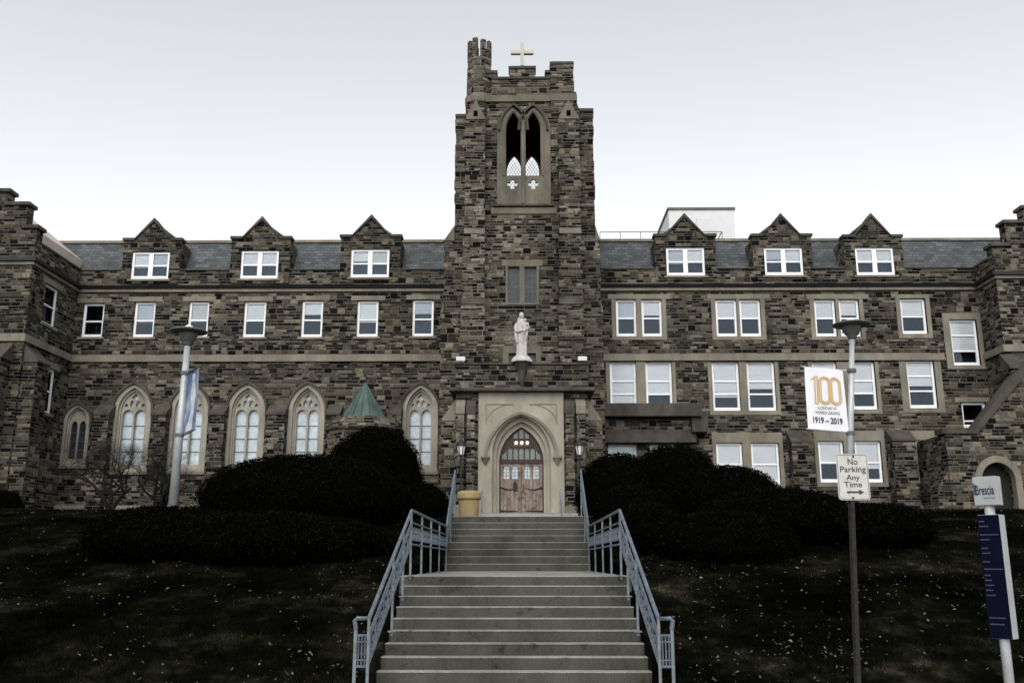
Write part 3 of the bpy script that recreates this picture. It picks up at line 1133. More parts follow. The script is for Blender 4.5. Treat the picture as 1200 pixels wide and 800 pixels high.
# ---- penthouse on the flat roof
x0, x1, z0, z1 = rect(784, 861, 246, 282, 45.0)
ph = MB().box(x0, x1, 45, 48.5, z_ridge + .1, z1).build('rooftop_penthouse', M['white_metal'], bld)
MB().box(x0 - .06, x1 + .06, 44.94, 48.56, z1 + .002, z1 + .12).build('roof_edge', M['lamp_dark'], ph)
xa, xb, za, zb = rect(817, 837, 255, 282, 44.97)
MB().box(xa, xb, 44.96, 44.998, z_ridge + .2, zb).build('service_door', M['white_metal'], ph, bevel=.01)

# ------------------------------------------------------------------ bell tower (a part of the building)
TX0, TX1 = at(547, 200, YT)[0], at(677, 200, YT)[0]
TYB = 41.2
z_roof = zz(611, 108, YT)
lan = []
for (l, r) in ((593, 610.3), (616, 633.3)):
    x0, x1, z0, z1 = rect(l, r, 133, 207, YT)
    lan.append(((x0 + x1) / 2, z0, (x1 - x0) / 2, zz(611, 152, YT), z1))
lan_holes = [arch(c, z0, w + .03, zs, z1 + .03) for c, z0, w, zs, z1 in lan]
lan_holes_in = [arch(c, z0, w, zs, z1) for c, z0, w, zs, z1 in lan]
cross_h = []
for px in (600.5, 625):
    cx, cz = at(px, 217, YT)
    a, b = .075, .21
    cross_h.append([(cx + sx, cz + sy) for sx, sy in [(-a, -b), (a, -b), (a, -a), (b, -a), (b, a), (a, a), (a, b), (-a, b), (-a, a), (-b, a), (-b, -a), (-a, -a)]])
midw = [rpoly(*rect(595, 609, 312.5, 355, YT)), rpoly(*rect(614.5, 629, 312.5, 355, YT))]
loww = rpoly(*rect(596, 628, 414, 428, YT))
tow = MB().panel(rpoly(TX0, TX1, GZ, z_roof), [arch(c, z0 - .85, w + .03, zs, z1 + .03) for c, z0, w, zs, z1 in lan] + midw + [loww], YT + .001, YT + .5).build('bell_tower', M['stone_tower'], bld)
MB().panel(rpoly(TX0, TX1, GZ, z_roof), [arch(c, z0 - .5, w + .03, zs, z1 + .03) for c, z0, w, zs, z1 in lan], TYB - .5, TYB).build('rear_wall', M['stone_tower'], tow)
MB().box(TX0, TX0 + .5, YT + .5, TYB - .5, GZ, z_roof).build('side_wall', M['stone_tower'], tow)
MB().box(TX1 - .5, TX1, YT + .5, TYB - .5, GZ, z_roof).build('side_wall', M['stone_tower'], tow)
MB().box(TX0 + .5, TX1 - .5, YT + .5, TYB - .5, z_roof - .5, z_roof - .15).build('tower_roof', M['dark'], tow)
zfl = zz(611, 240, YT)
MB().box(TX0 + .5, TX1 - .5, YT + .5, TYB - .5, zfl - .9, zfl - .6).build('belfry_floor', M['dark'], tow)
MB().box(TX0 + .5, TX1 - .5, YT + .9, YT + 1.0, GZ, zfl - .95).build('room_wall', M['dark'], tow)
# lattice in the rear openings
lt = MB()
for c, z0, w, zs, z1 in lan:
    hh = z1 - z0
    n = int((hh + 2 * w) / .22)
    for k in range(-8, n + 8):
        for s in (1, -1):
            zc = z0 + k * .22
            a = Vector((c - w, TYB - .25, zc if s > 0 else zc + 2 * w * 1.6))
            b = Vector((c + w, TYB - .25, zc + 2 * w * 1.6 if s > 0 else zc))
            if min(a.z, b.z) > z0 - .3 and max(a.z, b.z) < z1 + .3:
                lt.tube([a, b], .008, 4)
lt.build('lattice', M['lattice'], tow)
# limestone belfry surround
p = []
sx0, sx1, sz0, _ = rect(582.5, 645, 125, 240, YT)
mid = (lan[0][0] + lan[1][0]) / 2
hw = (mid - sx0) / 2
cL, cR = sx0 + hw, mid + (sx1 - mid) / 2
zsp = zz(611, 153, YT)
zap = zz(611, 125, YT)
aL = arch(cL, sz0, hw, zsp, zap)
aR = arch(cR, sz0, (sx1 - mid) / 2, zsp, zap)
right_side = [q for q in aR[1:] if q[0] > mid + .01 and q[1] >= sz0]
left_side = [q for q in aL[2:] if q[0] < mid - .01]
outl = [(sx0, sz0)] + [(sx1, sz0)] + [q for q in aR[2:] if q[0] > mid + .12] + [(mid, zz(611, 140, YT))] + [q for q in aL[2:] if q[0] < mid - .12]
MB().panel(outl, lan_holes_in + cross_h, YT - .1, YT + .0).build('belfry_surround', M['lime_tower'], tow)
for c, z0, w, zs, z1 in lan:
    MB().panel(arch_ring(c, zs - .1, w + .34, w + .24, zs, z1 + .40, z1 + .29), [], YT - .2, YT).build('hood_mould', M['lime_dark'], tow)
    MB().panel(arch_ring(c, z0, w + .13, w + .05, zs, z1 + .16, z1 + .06), [], YT - .14, YT - .05).build('arch_moulding', M['lime_tower'], tow)
MB().box(mid - .07, mid + .07, YT - .16, YT + .2, sz0, zsp + .4).build('mullion', M['lime_tower'], tow, bevel=.03)
MB().box(sx0 - .12, sx1 + .12, YT - .14, YT - .003, sz0 - .1, sz0 - .002).build('sill', M['lime_dark'], tow, bevel=.02)
MB().box(sx0 - .25, sx1 + .25, YT - .05, YT - .003, sz0 - .42, sz0 - .12).build('sill_band', M['lime_tower'], tow, bevel=.02)
# two light window half way up
mx0, mx1, mz0, mz1 = rect(592.5, 631.5, 312, 357, YT)
q = rect(588, 636, 304.5, 311.9, YT)
MB().box(q[0], q[1], YT - .03, YT + .3, q[2], q[3]).build('lintel', M['lime_tower'], tow, bevel=.01)
MB().panel(rpoly(mx0, mx1, mz0, mz1), midw, YT - .03, YT + .3).build('window_surround', M['lime_tower'], tow)
for q in midw:
    xs_, zs_ = [a[0] for a in q], [a[1] for a in q]
    MB().box(min(xs_), max(xs_), YT + .14, YT + .16, min(zs_), max(zs_)).build('leaded_glass', M['leaded_dark'], tow)
    fr = MB()
    x0, x1, z0, z1 = min(xs_), max(xs_), min(zs_), max(zs_)
    fr.box(x0, x0 + .035, YT + .1, YT + .139, z0, z1).box(x1 - .035, x1, YT + .1, YT + .139, z0, z1).box(x0, x1, YT + .101, YT + .138, z1 - .035, z1)
    for k in range(1, 7):
        fr.box(x0, x1, YT + .125, YT + .137, z0 + (z1 - z0) * k / 7 - .007, z0 + (z1 - z0) * k / 7 + .007)
    for k in (1, 2):
        fr.box(x0 + (x1 - x0) * k / 3 - .006, x0 + (x1 - x0) * k / 3 + .006, YT + .124, YT + .1375, z0, z1)
    fr.build('glazing_bar', M['lamp_dark'], tow)
lw0, lw1, lz0, lz1 = rect(589, 634, 405, 430, YT)
MB().panel(rpoly(lw0, lw1, lz0, lz1), [loww], YT - .05, YT + .2).build('window_surround', M['lime_tower'], tow)
xs_, zs_ = [a[0] for a in loww], [a[1] for a in loww]
MB().box(min(xs_), max(xs_), YT + .14, YT + .16, min(zs_), max(zs_)).build('leaded_glass', M['leaded_dark'], tow)
MB().box((min(xs_) + max(xs_)) / 2 - .04, (min(xs_) + max(xs_)) / 2 + .04, YT + .05, YT + .13, min(zs_), max(zs_)).build('mullion', M['lime_tower'], tow)
# band under the parapet
zb0, zb1 = zz(611, 120, YT), zz(611, 112, YT)
MB().box(TX0 - .02, TX1 + .02, YT - .08, TYB + .08, zb0, zb1).build('parapet_band', M['lime_tower'], tow, bevel=.02)


def wedge(par, x0, x1, yb, y_out, y_in, z0, z1, mat):
    """weathering slope between an outer face y_out (below) and inner face y_in (above)"""
    MB().hexa([(x0 - .03, y_out - .03, z0), (x1 + .03, y_out - .03, z0), (x1 + .03, yb, z0), (x0 - .03, yb, z0),
               (x0 - .03, y_out - .03, z0 + .06), (x1 + .03, y_out - .03, z0 + .06), (x1 + .03, y_in + .002, z1), (x0 - .03, y_in + .002, z1)][:4] +
              [(x0 - .03, y_out + .02, z0 + .06), (x1 + .03, y_out + .02, z0 + .06), (x1 + .03, yb, z1), (x0 - .03, yb, z1)]).build('weathering', M[mat], par)


# front buttresses
zp1_ = zz(611, 428, YB) + .1
for (l, r, side) in ((545.5, 568, 'l'), (655.5, 679, 'r')):
    x0, x1 = at(l, 200, YF)[0], at(r, 200, YF)[0]
    zt = zz(611, 140, YF)
    z1 = zz(611, 268, YF)
    z2 = zz(611, 351, YF)
    fb = MB()
    fb.box(x0, x1, YF, YT - .002, z1, zt)
    fb.box(x0 - .05, x1, YF - .12, YT - .002, z2, z1 - .25)
    fb.box(x0 - .10, x1 + .02, YF - .24, YT - .002, GZ, z2 - .25)
    for xe_, sx_ in ((x0, 1), (x1, -1)):
        quoins(fb, xe_, YF, z1 + .05, zt - .02, sx_, int(l) + sx_)
        quoins(fb, xe_ - (.05 if sx_ > 0 else 0), YF - .12, z2 + .05, z1 - .26, sx_, int(l) + sx_ + 5)
        quoins(fb, xe_ - (.10 if sx_ > 0 else -.02), YF - .24, zp1_, z2 - .26, sx_, int(l) + sx_ + 9)
    o = fb.build('front_buttress', M['stone_tower'], tow)
    wedge(o, x0, x1, YF, YF - .12, YF, z1 - .25, z1 + .05, 'lime_tower')
    MB().box(x0 + .002, x1 - .002, YF - .0, YT - .002, z1 - .26, z1 - .001).build('core', M['stone_tower'], o)
    wedge(o, x0 - .05, x1, YF - .12, YF - .24, YF - .12, z2 - .25, z2 + .05, 'lime_dark')
    MB().box(x0 - .048, x1 - .002, YF - .118, YT - .002, z2 - .26, z2 - .001).build('core', M['stone_tower'], o)
    # gablet
    xc = (x0 + x1) / 2
    zg = zz(611, 118, YF)
    MB().panel([(x0, zt), (x1, zt), (x1, zt + .1), (xc, zg), (x0, zt + .1)], [rpoly(xc - .09, xc + .09, zt + .12, zt + .38)], YF - .05, YT - .003).build('gablet', M['lime_tower'], o)
    MB().panel([(xc - .12, zt - .45), (xc + .12, zt - .45), (xc + .12, zt - .05), (xc - .12, zt - .05)], [], YF - .012, YF + .1).build('gablet_slot', M['lime_dark'], o)

# side buttresses (stepping outwards to left and right)
for s, A, Bx, C, ztop in ((-1, 534, 521, 517, 137), (1, 695.5, 702.5, 706.5, 131)):
    inner = at(552 if s < 0 else 672, 200, 37.2)[0]
    xa = at(A, 190, 37.2)[0]
    xb = at(Bx, 320, 37.2)[0]
    xc = at(C, 420, 37.2)[0]
    zt = zz(611, ztop, 37.2)
    z1 = zz(611, 283, 37.2)
    z2 = zz(611, 368, 37.2)
    def bxs(x, y0, y1, za, zb):
        a, b = sorted((inner, x))
        return (a, b, y0, y1, za, zb)
    m = MB()
    m.box(*bxs(xa, 37.2, 38.6, z1, zt))
    m.box(*bxs(xb, 37.1, 38.7, z2, z1))
    m.box(*bxs(xc, 37.0, 38.8, GZ, z2))
    m.box(*bxs(xa, 39.4, 40.8, GZ, zt))
    quoins(m, xa, 37.2, z1 + .3, zt, -s, 31 + s, .6)
    quoins(m, xb, 37.1, z2 + .3, z1, -s, 41 + s, .6)
    quoins(m, xc, 37.0, z2 - 4.0, z2, -s, 51 + s, .6)
    o = m.build('side_buttress', M['stone_tower'], tow)
    q = zz(611, 268, 37.2)
    MB().panel([(xb - s * -.05, z1), (xa, z1), (xa, q + .1)], [], 37.06, 38.74).build('weathering', M['lime_tower'], o)
    q2 = zz(611, 355, 37.2)
    MB().panel([(xc + s * .05, z2), (xb, z2), (xb, q2 + .1)], [], 36.96, 38.84).build('weathering', M['lime_tower'], o)
    MB().box(min(xa, inner) - .04, max(xa, inner) + .04, 37.16, 38.64, zt + .002, zt + .13).build('cap_stone', M['lime_dark'], o)
    # mid pier between front and side buttress
    zt2 = zz(611, 125 if s > 0 else 130, 36.9)
    a = at(679, 200, 36.9)[0] if s > 0 else at(545, 200, 36.9)[0]
    a0, a1 = sorted((a, a + s * .28))
# pinnacle at the right shoulder
px_, pz_ = at(674.5, 131, 37.0)
MB().lathe([(.2, -.6), (.2, -.1), (.23, -.08), (.15, .1), (.17, .14), (.05, .5), (.08, .55), (.02, .68)], (px_, 37.0, pz_ - .05), 8).build('pinnacle', M['lime_dark'], tow)

# corner turret (left) and corner pier (right)
tx, tz = at(561, 115, YT)
tr = (at(577, 100, YT)[0] - at(545.5, 100, YT)[0]) / 2
zt0, zt1 = zz(561, 135, YT), zz(561, 68, YT)
tc = (tx, YT + tr * .75, 0)
o = MB().lathe([(tr * 1.06, zt0), (tr * 1.06, zb0), (tr * 1.0, zb1), (tr * .98, zz(561, 80, YT)), (tr * .92, zz(561, 74, YT)), (tr * .9, zt1)], tc, 8, ph=math.pi / 8).build('corner_turret', M['stone_tower'], tow)
MB().lathe([(tr * 1.08, zb0), (tr * 1.12, zb0 + .05), (tr * 1.12, zb1 - .05), (tr * 1.02, zb1 + .1)], tc, 8, ph=math.pi / 8).build('moulding', M['lime_tower'], o)
MB().lathe([(tr * .92, zt1 - .1), (tr * .97, zt1 - .04), (tr * .97, zt1 + .02), (tr * .9, zt1 + .08)], tc, 8, ph=math.pi / 8).build('moulding', M['lime_tower'], o)
zt2 = zz(561, 45, YT)
for k in range(8):
    a = k * math.pi / 4 + math.pi / 8
    c = Vector((tc[0] + math.cos(a) * tr * .78, tc[1] + math.sin(a) * tr * .78, 0))
    t_ = Vector((-math.sin(a), math.cos(a), 0))
    n_ = Vector((math.cos(a), math.sin(a), 0))
    wv, dv = tr * .2, tr * .14
    ps = [c - t_ * wv - n_ * dv, c + t_ * wv - n_ * dv, c + t_ * wv + n_ * dv, c - t_ * wv + n_ * dv]
    MB().hexa([(q.x, q.y, zt1 + .06) for q in ps] + [(q.x, q.y, zt2 - .06 + .04 * (k % 3)) for q in ps]).build('merlon', M['stone_tower'], o, bevel=.03)
x0, x1 = at(645.5, 100, YT)[0], at(671.5, 100, YT)[0]
zp = zz(658, 74, YT)
o = quoins(quoins(MB().box(x0, x1, YT - .1, YT + 1.3, zt0, zp - .12), x0, YT - .1, zb1 + .1, zp - .13, 1, 71), x1, YT - .1, zb1 + .1, zp - .13, -1, 72).build('corner_pier', M['stone_tower'], tow)
MB().box(x0 - .04, x1 + .04, YT - .14, YT + 1.34, zp - .118, zp).build('cap_stone', M['lime_dark'], o)
MB().box(x0 - .05, x1 + .12, YT - .13, YT + 1.3, zb0 + .01, zb1 + .02).build('moulding', M['lime_tower'], o)
xs0 = x0 + .1
# parapet with merlons
xl, xr = at(576, 91, YT)[0], x0
par = MB().box(xl, xr, YT, YT + .5, z_roof + .001, zz(611, 93, YT))
o = par.build('parapet', M['stone_tower'], tow)
zl = zz(611, 93, YT)
MB().box(xl, xr, YT - .05, YT + .55, zl + .001, zl + .1).build('coping', M['lime_dark'], o)
for (l, r, t) in ((597, 627, 78), (570, 582, 83), (639.5, 646, 83)):
    a, b = at(l, 85, YT)[0], at(r, 85, YT)[0]
    zt_ = zz(611, t, YT)
    mr_ = MB().box(a, b, YT + .001, YT + .499, zl + .1, zt_ - .12).build('merlon', M['stone_tower'], o)
    MB().box(a - .04, b + .04, YT - .05, YT + .55, zt_ - .119, zt_).build('coping', M['lime_dark'], o)
pr = MB()
pr.box(TX0, TX0 + .5, YT + 1.3, TYB, z_roof + .001, zl).box(TX1 - .5, TX1, YT + 1.3, TYB, z_roof + .001, zl).box(TX0 + .5, TX1 - .5, TYB - .5, TYB, z_roof + .001, zl)
pr.build('rear_parapet', M['stone_tower'], tow)

# ------------------------------------------------------------------ porch
PX0, PX1 = at(534, 445, YB)[0], at(690, 445, YB)[0]
zp0, zp1 = zz(611, 460, YB), zz(611, 428, YB)
x0, x1, _, zpt = rect(560.5, 661, 466, 602, YB)
dcx = at(611, 550, YB)[0]
dw = (at(637, 570, YB + .5)[0] - at(585, 570, YB + .5)[0]) / 2
z_spr = zz(611, 541, YB + .4)
hole_f = arch(dcx, DOORF - .4, dw * 1.30, zz(611, 531, YB), zz(611, 487.5, YB))
hole_m = arch(dcx, DOORF - .4, dw * 1.13, zz(611, 535, YB + .2), zz(611, 494, YB + .2))
hole_b = arch(dcx, DOORF - .4, dw, z_spr, zz(611, 501, YB + .45))
por = MB().panel(rpoly(x0, x1, DOORF - .4, zp0), [hole_f], YB - .1, YB + .15).build('entrance_porch', M['lime_pale'], bld)
MB().panel(rpoly(x0 + .1, x1 - .1, DOORF - .4, zp0 - .4), [hole_m], YB + .152, YB + .3).build('arch_order', M['lime_pale'], por)
MB().panel(rpoly(x0 + .1, x1 - .1, DOORF - .4, zp0 - .4), [hole_b], YB + .302, YB + .5).build('arch_order', M['lime_pale'], por)
zsp_h = zz(611, 536, YB)
MB().panel(arch_ring(dcx, zsp_h, at(654.5, 536, YB)[0] - dcx, at(651, 536, YB)[0] - dcx, zsp_h, zz(611, 483, YB), zz(611, 486, YB)), [], YB - .22, YB - .09).build('hood_mould', M['lime'], por)
for sg in (-1, 1):
    hx = dcx + sg * (at(653, 536, YB)[0] - dcx)
    MB().lathe([(.02, -.28), (.13, -.06), (.17, -.04), (.17, .02)], (hx, YB - .16, zsp_h), 8).build('corbel', M['lime'], por)
    # carved spandrel frame
    e = MB()
    xo = dcx + sg * (at(652, 480, YB)[0] - dcx)
    xi = dcx + sg * (at(620, 480, YB)[0] - dcx)
    zt_, zb_ = zz(611, 474, YB), zz(611, 497, YB)
    a, b = sorted((xo, xi))
    e.box(a, b, YB - .118, YB - .09, zt_ - .02, zt_ + .02)
    a, b = sorted((xo - .02, xo + .02))
    e.box(a, b, YB - .117, YB - .09, zb_, zt_)
    nn = 7
    pts = []
    for k in range(nn + 1):
        a = k / nn * math.pi / 2
        pts.append((xi + (xo - xi) * math.sin(a), YB - .1, zt_ - (zt_ - zb_) * (1 - math.cos(a))))
    e.tube(pts, .018, 6)
    e.build('spandrel_frame', M['lime'], por)
# side piers of the porch
for sg, (l, r) in ((-1, (533, 560.3)), (1, (661.2, 690))):
    a, b = at(l, 540, YB)[0], at(r, 540, YB)[0]
    o = MB().box(a, b, YB, YT - .01, GZ - .4, zp0).build('porch_pier', M['stone_tower'], por)
    inner_e = b if sg < 0 else a
    for k, (w0, w1, yo, zt_) in enumerate(((.06, .40, .32, 469), (.52, .86, .32, 469))):
        q0 = a + (b - a) * w0
        q1 = a + (b - a) * w1
        zt2 = zz(611, zt_, YB - yo)
        bt = MB().box(q0, q1, YB - yo, YB - .002, GZ - .4, zt2 - .5)
        bt.build('pier_shaft', M['stone_tower'], o)
        MB().hexa([(q0 - .03, YB - yo - .04, zt2 - .5), (q1 + .03, YB - yo - .04, zt2 - .5), (q1 + .03, YB - .003, zt2 - .5), (q0 - .03, YB - .003, zt2 - .5),
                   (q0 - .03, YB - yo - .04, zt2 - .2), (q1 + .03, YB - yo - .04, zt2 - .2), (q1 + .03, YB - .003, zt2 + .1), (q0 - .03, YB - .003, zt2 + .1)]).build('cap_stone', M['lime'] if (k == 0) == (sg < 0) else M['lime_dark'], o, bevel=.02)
        MB().box(q0 - .06, q1 + .06, YB - yo - .1, YB - .004, GZ - .4, DOORF + .25).build('pier_base', M['lime'], o, bevel=.03)
    zq = zz(611, 575, YB - .4)
    # outward buttress
    a2 = a - .55 if sg < 0 else b + .003
    b2 = a - .003 if sg < 0 else b + .55
    MB().box(a2, b2, YB + .3, YT, GZ - .4, zp0 - 1.0).build('side_buttress', M['stone_tower'], o)
    xo_, xi_ = (a2, b2) if sg < 0 else (b2, a2)
    MB().panel([(xo_, zp0 - 1.0), (xi_, zp0 - 1.0), (xi_, zp0 - .15)], [], YB + .28, YT).build('weathering', M['lime'], o)
# cornice and parapet block above
MB().box(PX0 - .2, PX1 + .2, YB - .38, YT - .01, zp0 + .002, zp0 + .15).build('cornice', M['lime_dark'], por, bevel=.04)
MB().box(PX0, PX1, YB - .08, YT - .01, zp0 + .151, zp1).build('porch_parapet', M['stone'], por)
MB().box(PX0 - .05, PX1 + .05, YB - .14, YT - .01, zp1 + .001, zp1 + .08).build('parapet_coping', M['lime_dark'], por, bevel=.02)
# statue bracket
sxx = at(611.5, 425, YB)[0]
MB().lathe([(.03, -.95), (.12, -.7), (.16, -.3), (.30, -.05), (.36, .0), (.36, .09)], (sxx, YB - .12, zp1 + .08), 8, ph=math.pi / 8).build('statue_bracket', M['lime_dark'], por)

# doors (transom, leaves)
YD = YB + .42
z_head = zz(611, 541, YD)
z_top = zz(611, 500.5, YD)
dr = MB()
tro = arch(dcx, z_head, dw - .002, z_spr, z_top)
panes = []
iw = dw - .09
rows = ((zz(611, 538, YD), zz(611, 524.5, YD)), (zz(611, 522, YD), zz(611, 515.5, YD)), (zz(611, 513.5, YD), z_top - .06))
lim = arch(dcx, z_head, dw - .06, z_spr, z_top - .07)
def arch_top(x, w, zs, za):
    h = za - zs
    r = (w * w + h * h) / (2 * w)
    return zs + math.sqrt(max(0, r * r - (abs(x - dcx) + r - w) ** 2)) if abs(x - dcx) < w else zs


for ri, (a, b) in enumerate(rows):
    cw = 2 * iw / 7
    for k in range(7):
        xa = dcx - iw + k * cw + .022
        xb = xa + cw - .044
        ta, tb = (min(b, arch_top(q_, dw - .07, z_spr, z_top - .08)) for q_ in (xa, xb))
        if ri == 1 and min(ta, tb) < b:
            continue
        if min(ta, tb) - a < .05:
            continue
        if ri == 2 and k == 3:
            panes.append([(xa, a), (xb, a), (xb, tb), ((xa + xb) / 2, min(b, tb + .08)), (xa, ta)])
        elif ri == 0:
            panes.append([(xa, a), (xb, a), (xb, tb - .05), ((xa + xb) / 2, min(ta, tb)), (xa, ta - .05)])
        else:
            panes.append([(xa, a), (xb, a), (xb, tb), (xa, ta)])
dtr = MB().panel(tro, panes, YD, YD + .09).build('transom_window', M['wood_dark'], por)
MB().panel(arch(dcx, z_head + .02, dw - .05, z_spr, z_top - .06), [], YD + .05, YD + .06).build('leaded_glass', M['leaded_mid'], dtr)
for px in (605, 611.5, 618):
    bx_, bz_ = at(px, 518.5, YD + .03)
    MB().ball((bx_, YD + .03, bz_), .055, .015, .06, 10, 6).build('lit_bulb', M['bulb'], dtr)
for sg in (-1, 1):
    a, b = sorted((dcx + sg * .008, dcx + sg * (dw - .05)))
    hs_ = []
    for k in (.28, .70):
        c = a + (b - a) * k
        hs_.append(arch(c, z_head - .62, .105, z_head - .30, z_head - .12, 5))
    lf = MB().panel(rpoly(a, b, DOORF, z_head - .01), hs_, YD + .02, YD + .09)
    for row_ in (.35, .5, .62):
        for k in range(8):
            lf.ball((a + (b - a) * (k + .5) / 8, YD + .018, DOORF + row_), .018, .012, .018, 6, 4)
    lf = lf.build('door_leaf', M['wood'], por)
    for h_ in hs_:
        cxx = (h_[0][0] + h_[1][0]) / 2
        MB().box(cxx - .11, cxx + .11, YD + .06, YD + .07, z_head - .63, z_head - .11).build('leaded_glass', M['leaded'], lf)
        g_ = MB()
        g_.box(cxx - .006, cxx + .006, YD + .045, YD + .058, z_head - .62, z_head - .12)
        for q in (-.5, -.38, -.26):
            g_.box(cxx - .1, cxx + .1, YD + .046, YD + .057, z_head + q - .005, z_head + q + .005)
        g_.build('glazing_bar', M['black_metal'], lf)
    for zc in (DOORF + .98, DOORF + .12):
        xo = b if sg > 0 else a
        pts = [(xo - sg * t_ * (b - a) * .85, YD + .012, zc + .09 * math.sin(t_ * 3.0) * (-1 if zc > DOORF + .5 else 0)) for t_ in (0, .25, .5, .75, 1)]
        MB().tube(pts, [.035, .03, .026, .02, .008], 6).build('strap_hinge', M['black_metal'], lf)
    if sg < 0:
        hx = b - .22
        MB().panel(arch(hx, DOORF + .85, .075, DOORF + 1.05, DOORF + 1.22, 4), [], YD - .01, YD + .02).build('door_plate', M['black_metal'], lf)
    else:
        MB().tube([(a + .06, YD - .02, DOORF + .8), (a + .06, YD - .05, DOORF + .95), (a + .06, YD - .02, DOORF + 1.1)], .018, 6).build('door_handle', M['black_metal'], lf)
fj = MB()
for sg in (-1, 1):
    a, b = sorted((dcx + sg * (dw - .05), dcx + sg * (dw - .002)))
    fj.box(a, b, YD + .001, YD + .089, DOORF, z_head - .002)
fj.box(dcx - dw + .06, dcx + dw - .06, YD - .03, YD + .02, z_head - .05, z_head + .06)
fj.build('door_frame', M['wood_dark'], por)
MB().box(dcx - dw - .2, dcx + dw + .2, YD + 1.0, YD + 1.1, DOORF - .3, z_top + .3).build('room_wall', M['dark'], por)

# ------------------------------------------------------------------ staircase
stc = empty('staircase', ((SX0 + SX1) / 2, YL, LAND), 'grey concrete steps in two flights climbing to the arched front door', 'steps')


def step(y0, y1, z1, th=.5, x0=SX0, x1=SX1, m='concrete', name='step'):
    o = MB().box(x0, x1, y0, y1, z1 - th, z1 - .004).build(name, M[m], stc)
    MB().box(x0 - .004, x1 + .004, y0 - .008, (y1 - .01 if name == 'landing' else min(y1 - .01, y0 + .19)), z1 - .016, z1).build('lit_nosing', M['lit_tread'], o, bevel=.004)  # pale top strip painted as if lit by the sky, full depth on the landing
    return o


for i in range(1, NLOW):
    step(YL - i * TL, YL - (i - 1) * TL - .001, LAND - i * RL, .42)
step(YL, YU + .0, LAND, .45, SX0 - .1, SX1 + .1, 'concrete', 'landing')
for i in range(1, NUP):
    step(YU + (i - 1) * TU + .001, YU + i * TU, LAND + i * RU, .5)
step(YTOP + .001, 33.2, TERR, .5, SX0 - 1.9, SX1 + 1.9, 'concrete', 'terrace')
for i in range(3):
    step(33.2 + i * .32 + .001, 33.2 + (i + 1) * .32 if i < 2 else YD + .3, TERR + (i + 1) * (DOORF - TERR) / 3, .5, -2.0, 2.0, 'concrete_pale', 'door_step')

# ------------------------------------------------------------------ blue grey stair railings
def railing(X, sg, label):
    t = empty('stair_railing', (X, YL, LAND), label, 'railing', 'railings beside the steps')
    A, B, C, D = (11.25, 1.36), (15.25, 2.79), (22.4, 2.79), (25.0, 4.33)
    hr = MB()
    pts = [(X + sg * .15, A[0], A[1] - .12), (X + sg * .165, A[0], A[1] - .03), (X + sg * .135, A[0], A[1]), (X, A[0], A[1]), (X, B[0], B[1]), (X, C[0], C[1]), (X, D[0], D[1])]
    hr.tube(pts, .026, 8)
    hr.build('handrail', M['rail'], t, smooth=False)
    o2, o3 = -.19, -.53
    for off, rr in ((o2, .015), (o2 - .07, .009), (o3 + .07, .009), (o3, .016)):
        m = MB()
        m.tube([(X + sg * .15, A[0], A[1] + off), (X, A[0], A[1] + off), (X, B[0], B[1] + off), (X, C[0], C[1] + off), (X, D[0], D[1] + off)], rr, 6)
        m.build('lower_rail', M['rail'], t)
    for (P, Q) in ((A, B), (B, C), (C, D)):
        m = MB()
        L = math.hypot(Q[0] - P[0], Q[1] - P[1])
        n = int(L / .36)
        for k in range(n + 1):
            f = (k + .5) / (n + 1)
            y, z = P[0] + (Q[0] - P[0]) * f, P[1] + (Q[1] - P[1]) * f
            for dy in (-.03, .03):
                m.tube([(X, y + dy, z + o3 + .07), (X, y + dy, z + o2 - .07)], .006, 4)
            if k < n:
                for zc, r_ in ((z + (o2 + o3) / 2 + .05, .045), (z + (o2 + o3) / 2 - .05, .045)):
                    m.tube([(X, y + .18 + r_ * math.cos(a * math.pi / 4), zc + r_ * math.sin(a * math.pi / 4)) for a in range(9)], .006, 4, False)
        m.build('baluster_panel', M['rail'], t)
    m = MB()
    for k in range(1, 4):
        m.tube([(X + sg * .15 * k / 4, A[0], A[1] + o3), (X + sg * .15 * k / 4, A[0], A[1] + o2)], .009, 4)
    m.build('baluster_panel', M['rail'], t)
    ps = [A[0], YL - 6 * TL + .1, YL - 3 * TL + .1, B[0], 16.9, 18.6, 20.5, C[0], 23.7, D[0]]
    for y in ps:
        for (P, Q) in ((A, B), (B, C), (C, D)):
            if P[0] - .01 <= y <= Q[0] + .01:
                z = P[1] + (Q[1] - P[1]) * (y - P[0]) / (Q[0] - P[0])
        po = MB().tube([(X, y, stair_h(y) - .05), (X, y, z)], .019, 6).build('post', M['rail_old'], t)
        MB().box(X - .05, X + .05, y - .05, y + .05, stair_h(y) - .002, stair_h(y) + .012).build('base_plate', M['rail_old'], po)
    MB().tube([(X + sg * .15, A[0], .2), (X + sg * .15, A[0], A[1] - .1)], .021, 6).build('post', M['rail_old'], t)


railing(-1.76, -1, 'blue grey iron stair railing left of the steps, beside the yellow bin')
railing(1.57, 1, 'blue grey iron stair railing right of the steps, on the side of the sign posts')

# ------------------------------------------------------------------ short rails by the door
for sg, px, lab in ((-1, 564.5, 'short grey handrail beside the door, behind the yellow bin'), (1, 657, 'short grey handrail by the right jamb of the front door')):
    x = at(px, 600, 33.8)[0]
    m = MB()
    m.tube([(x, 33.1, TERR), (x, 33.1, TERR + .85), (x, 34.1, DOORF + .85), (x, 34.1, DOORF)], .025, 6)
    o = m.build('handrail', M['rail_old'], loc=(x, 33.1, TERR))
    tag(o, lab, 'handrail', 'short handrails at the door')

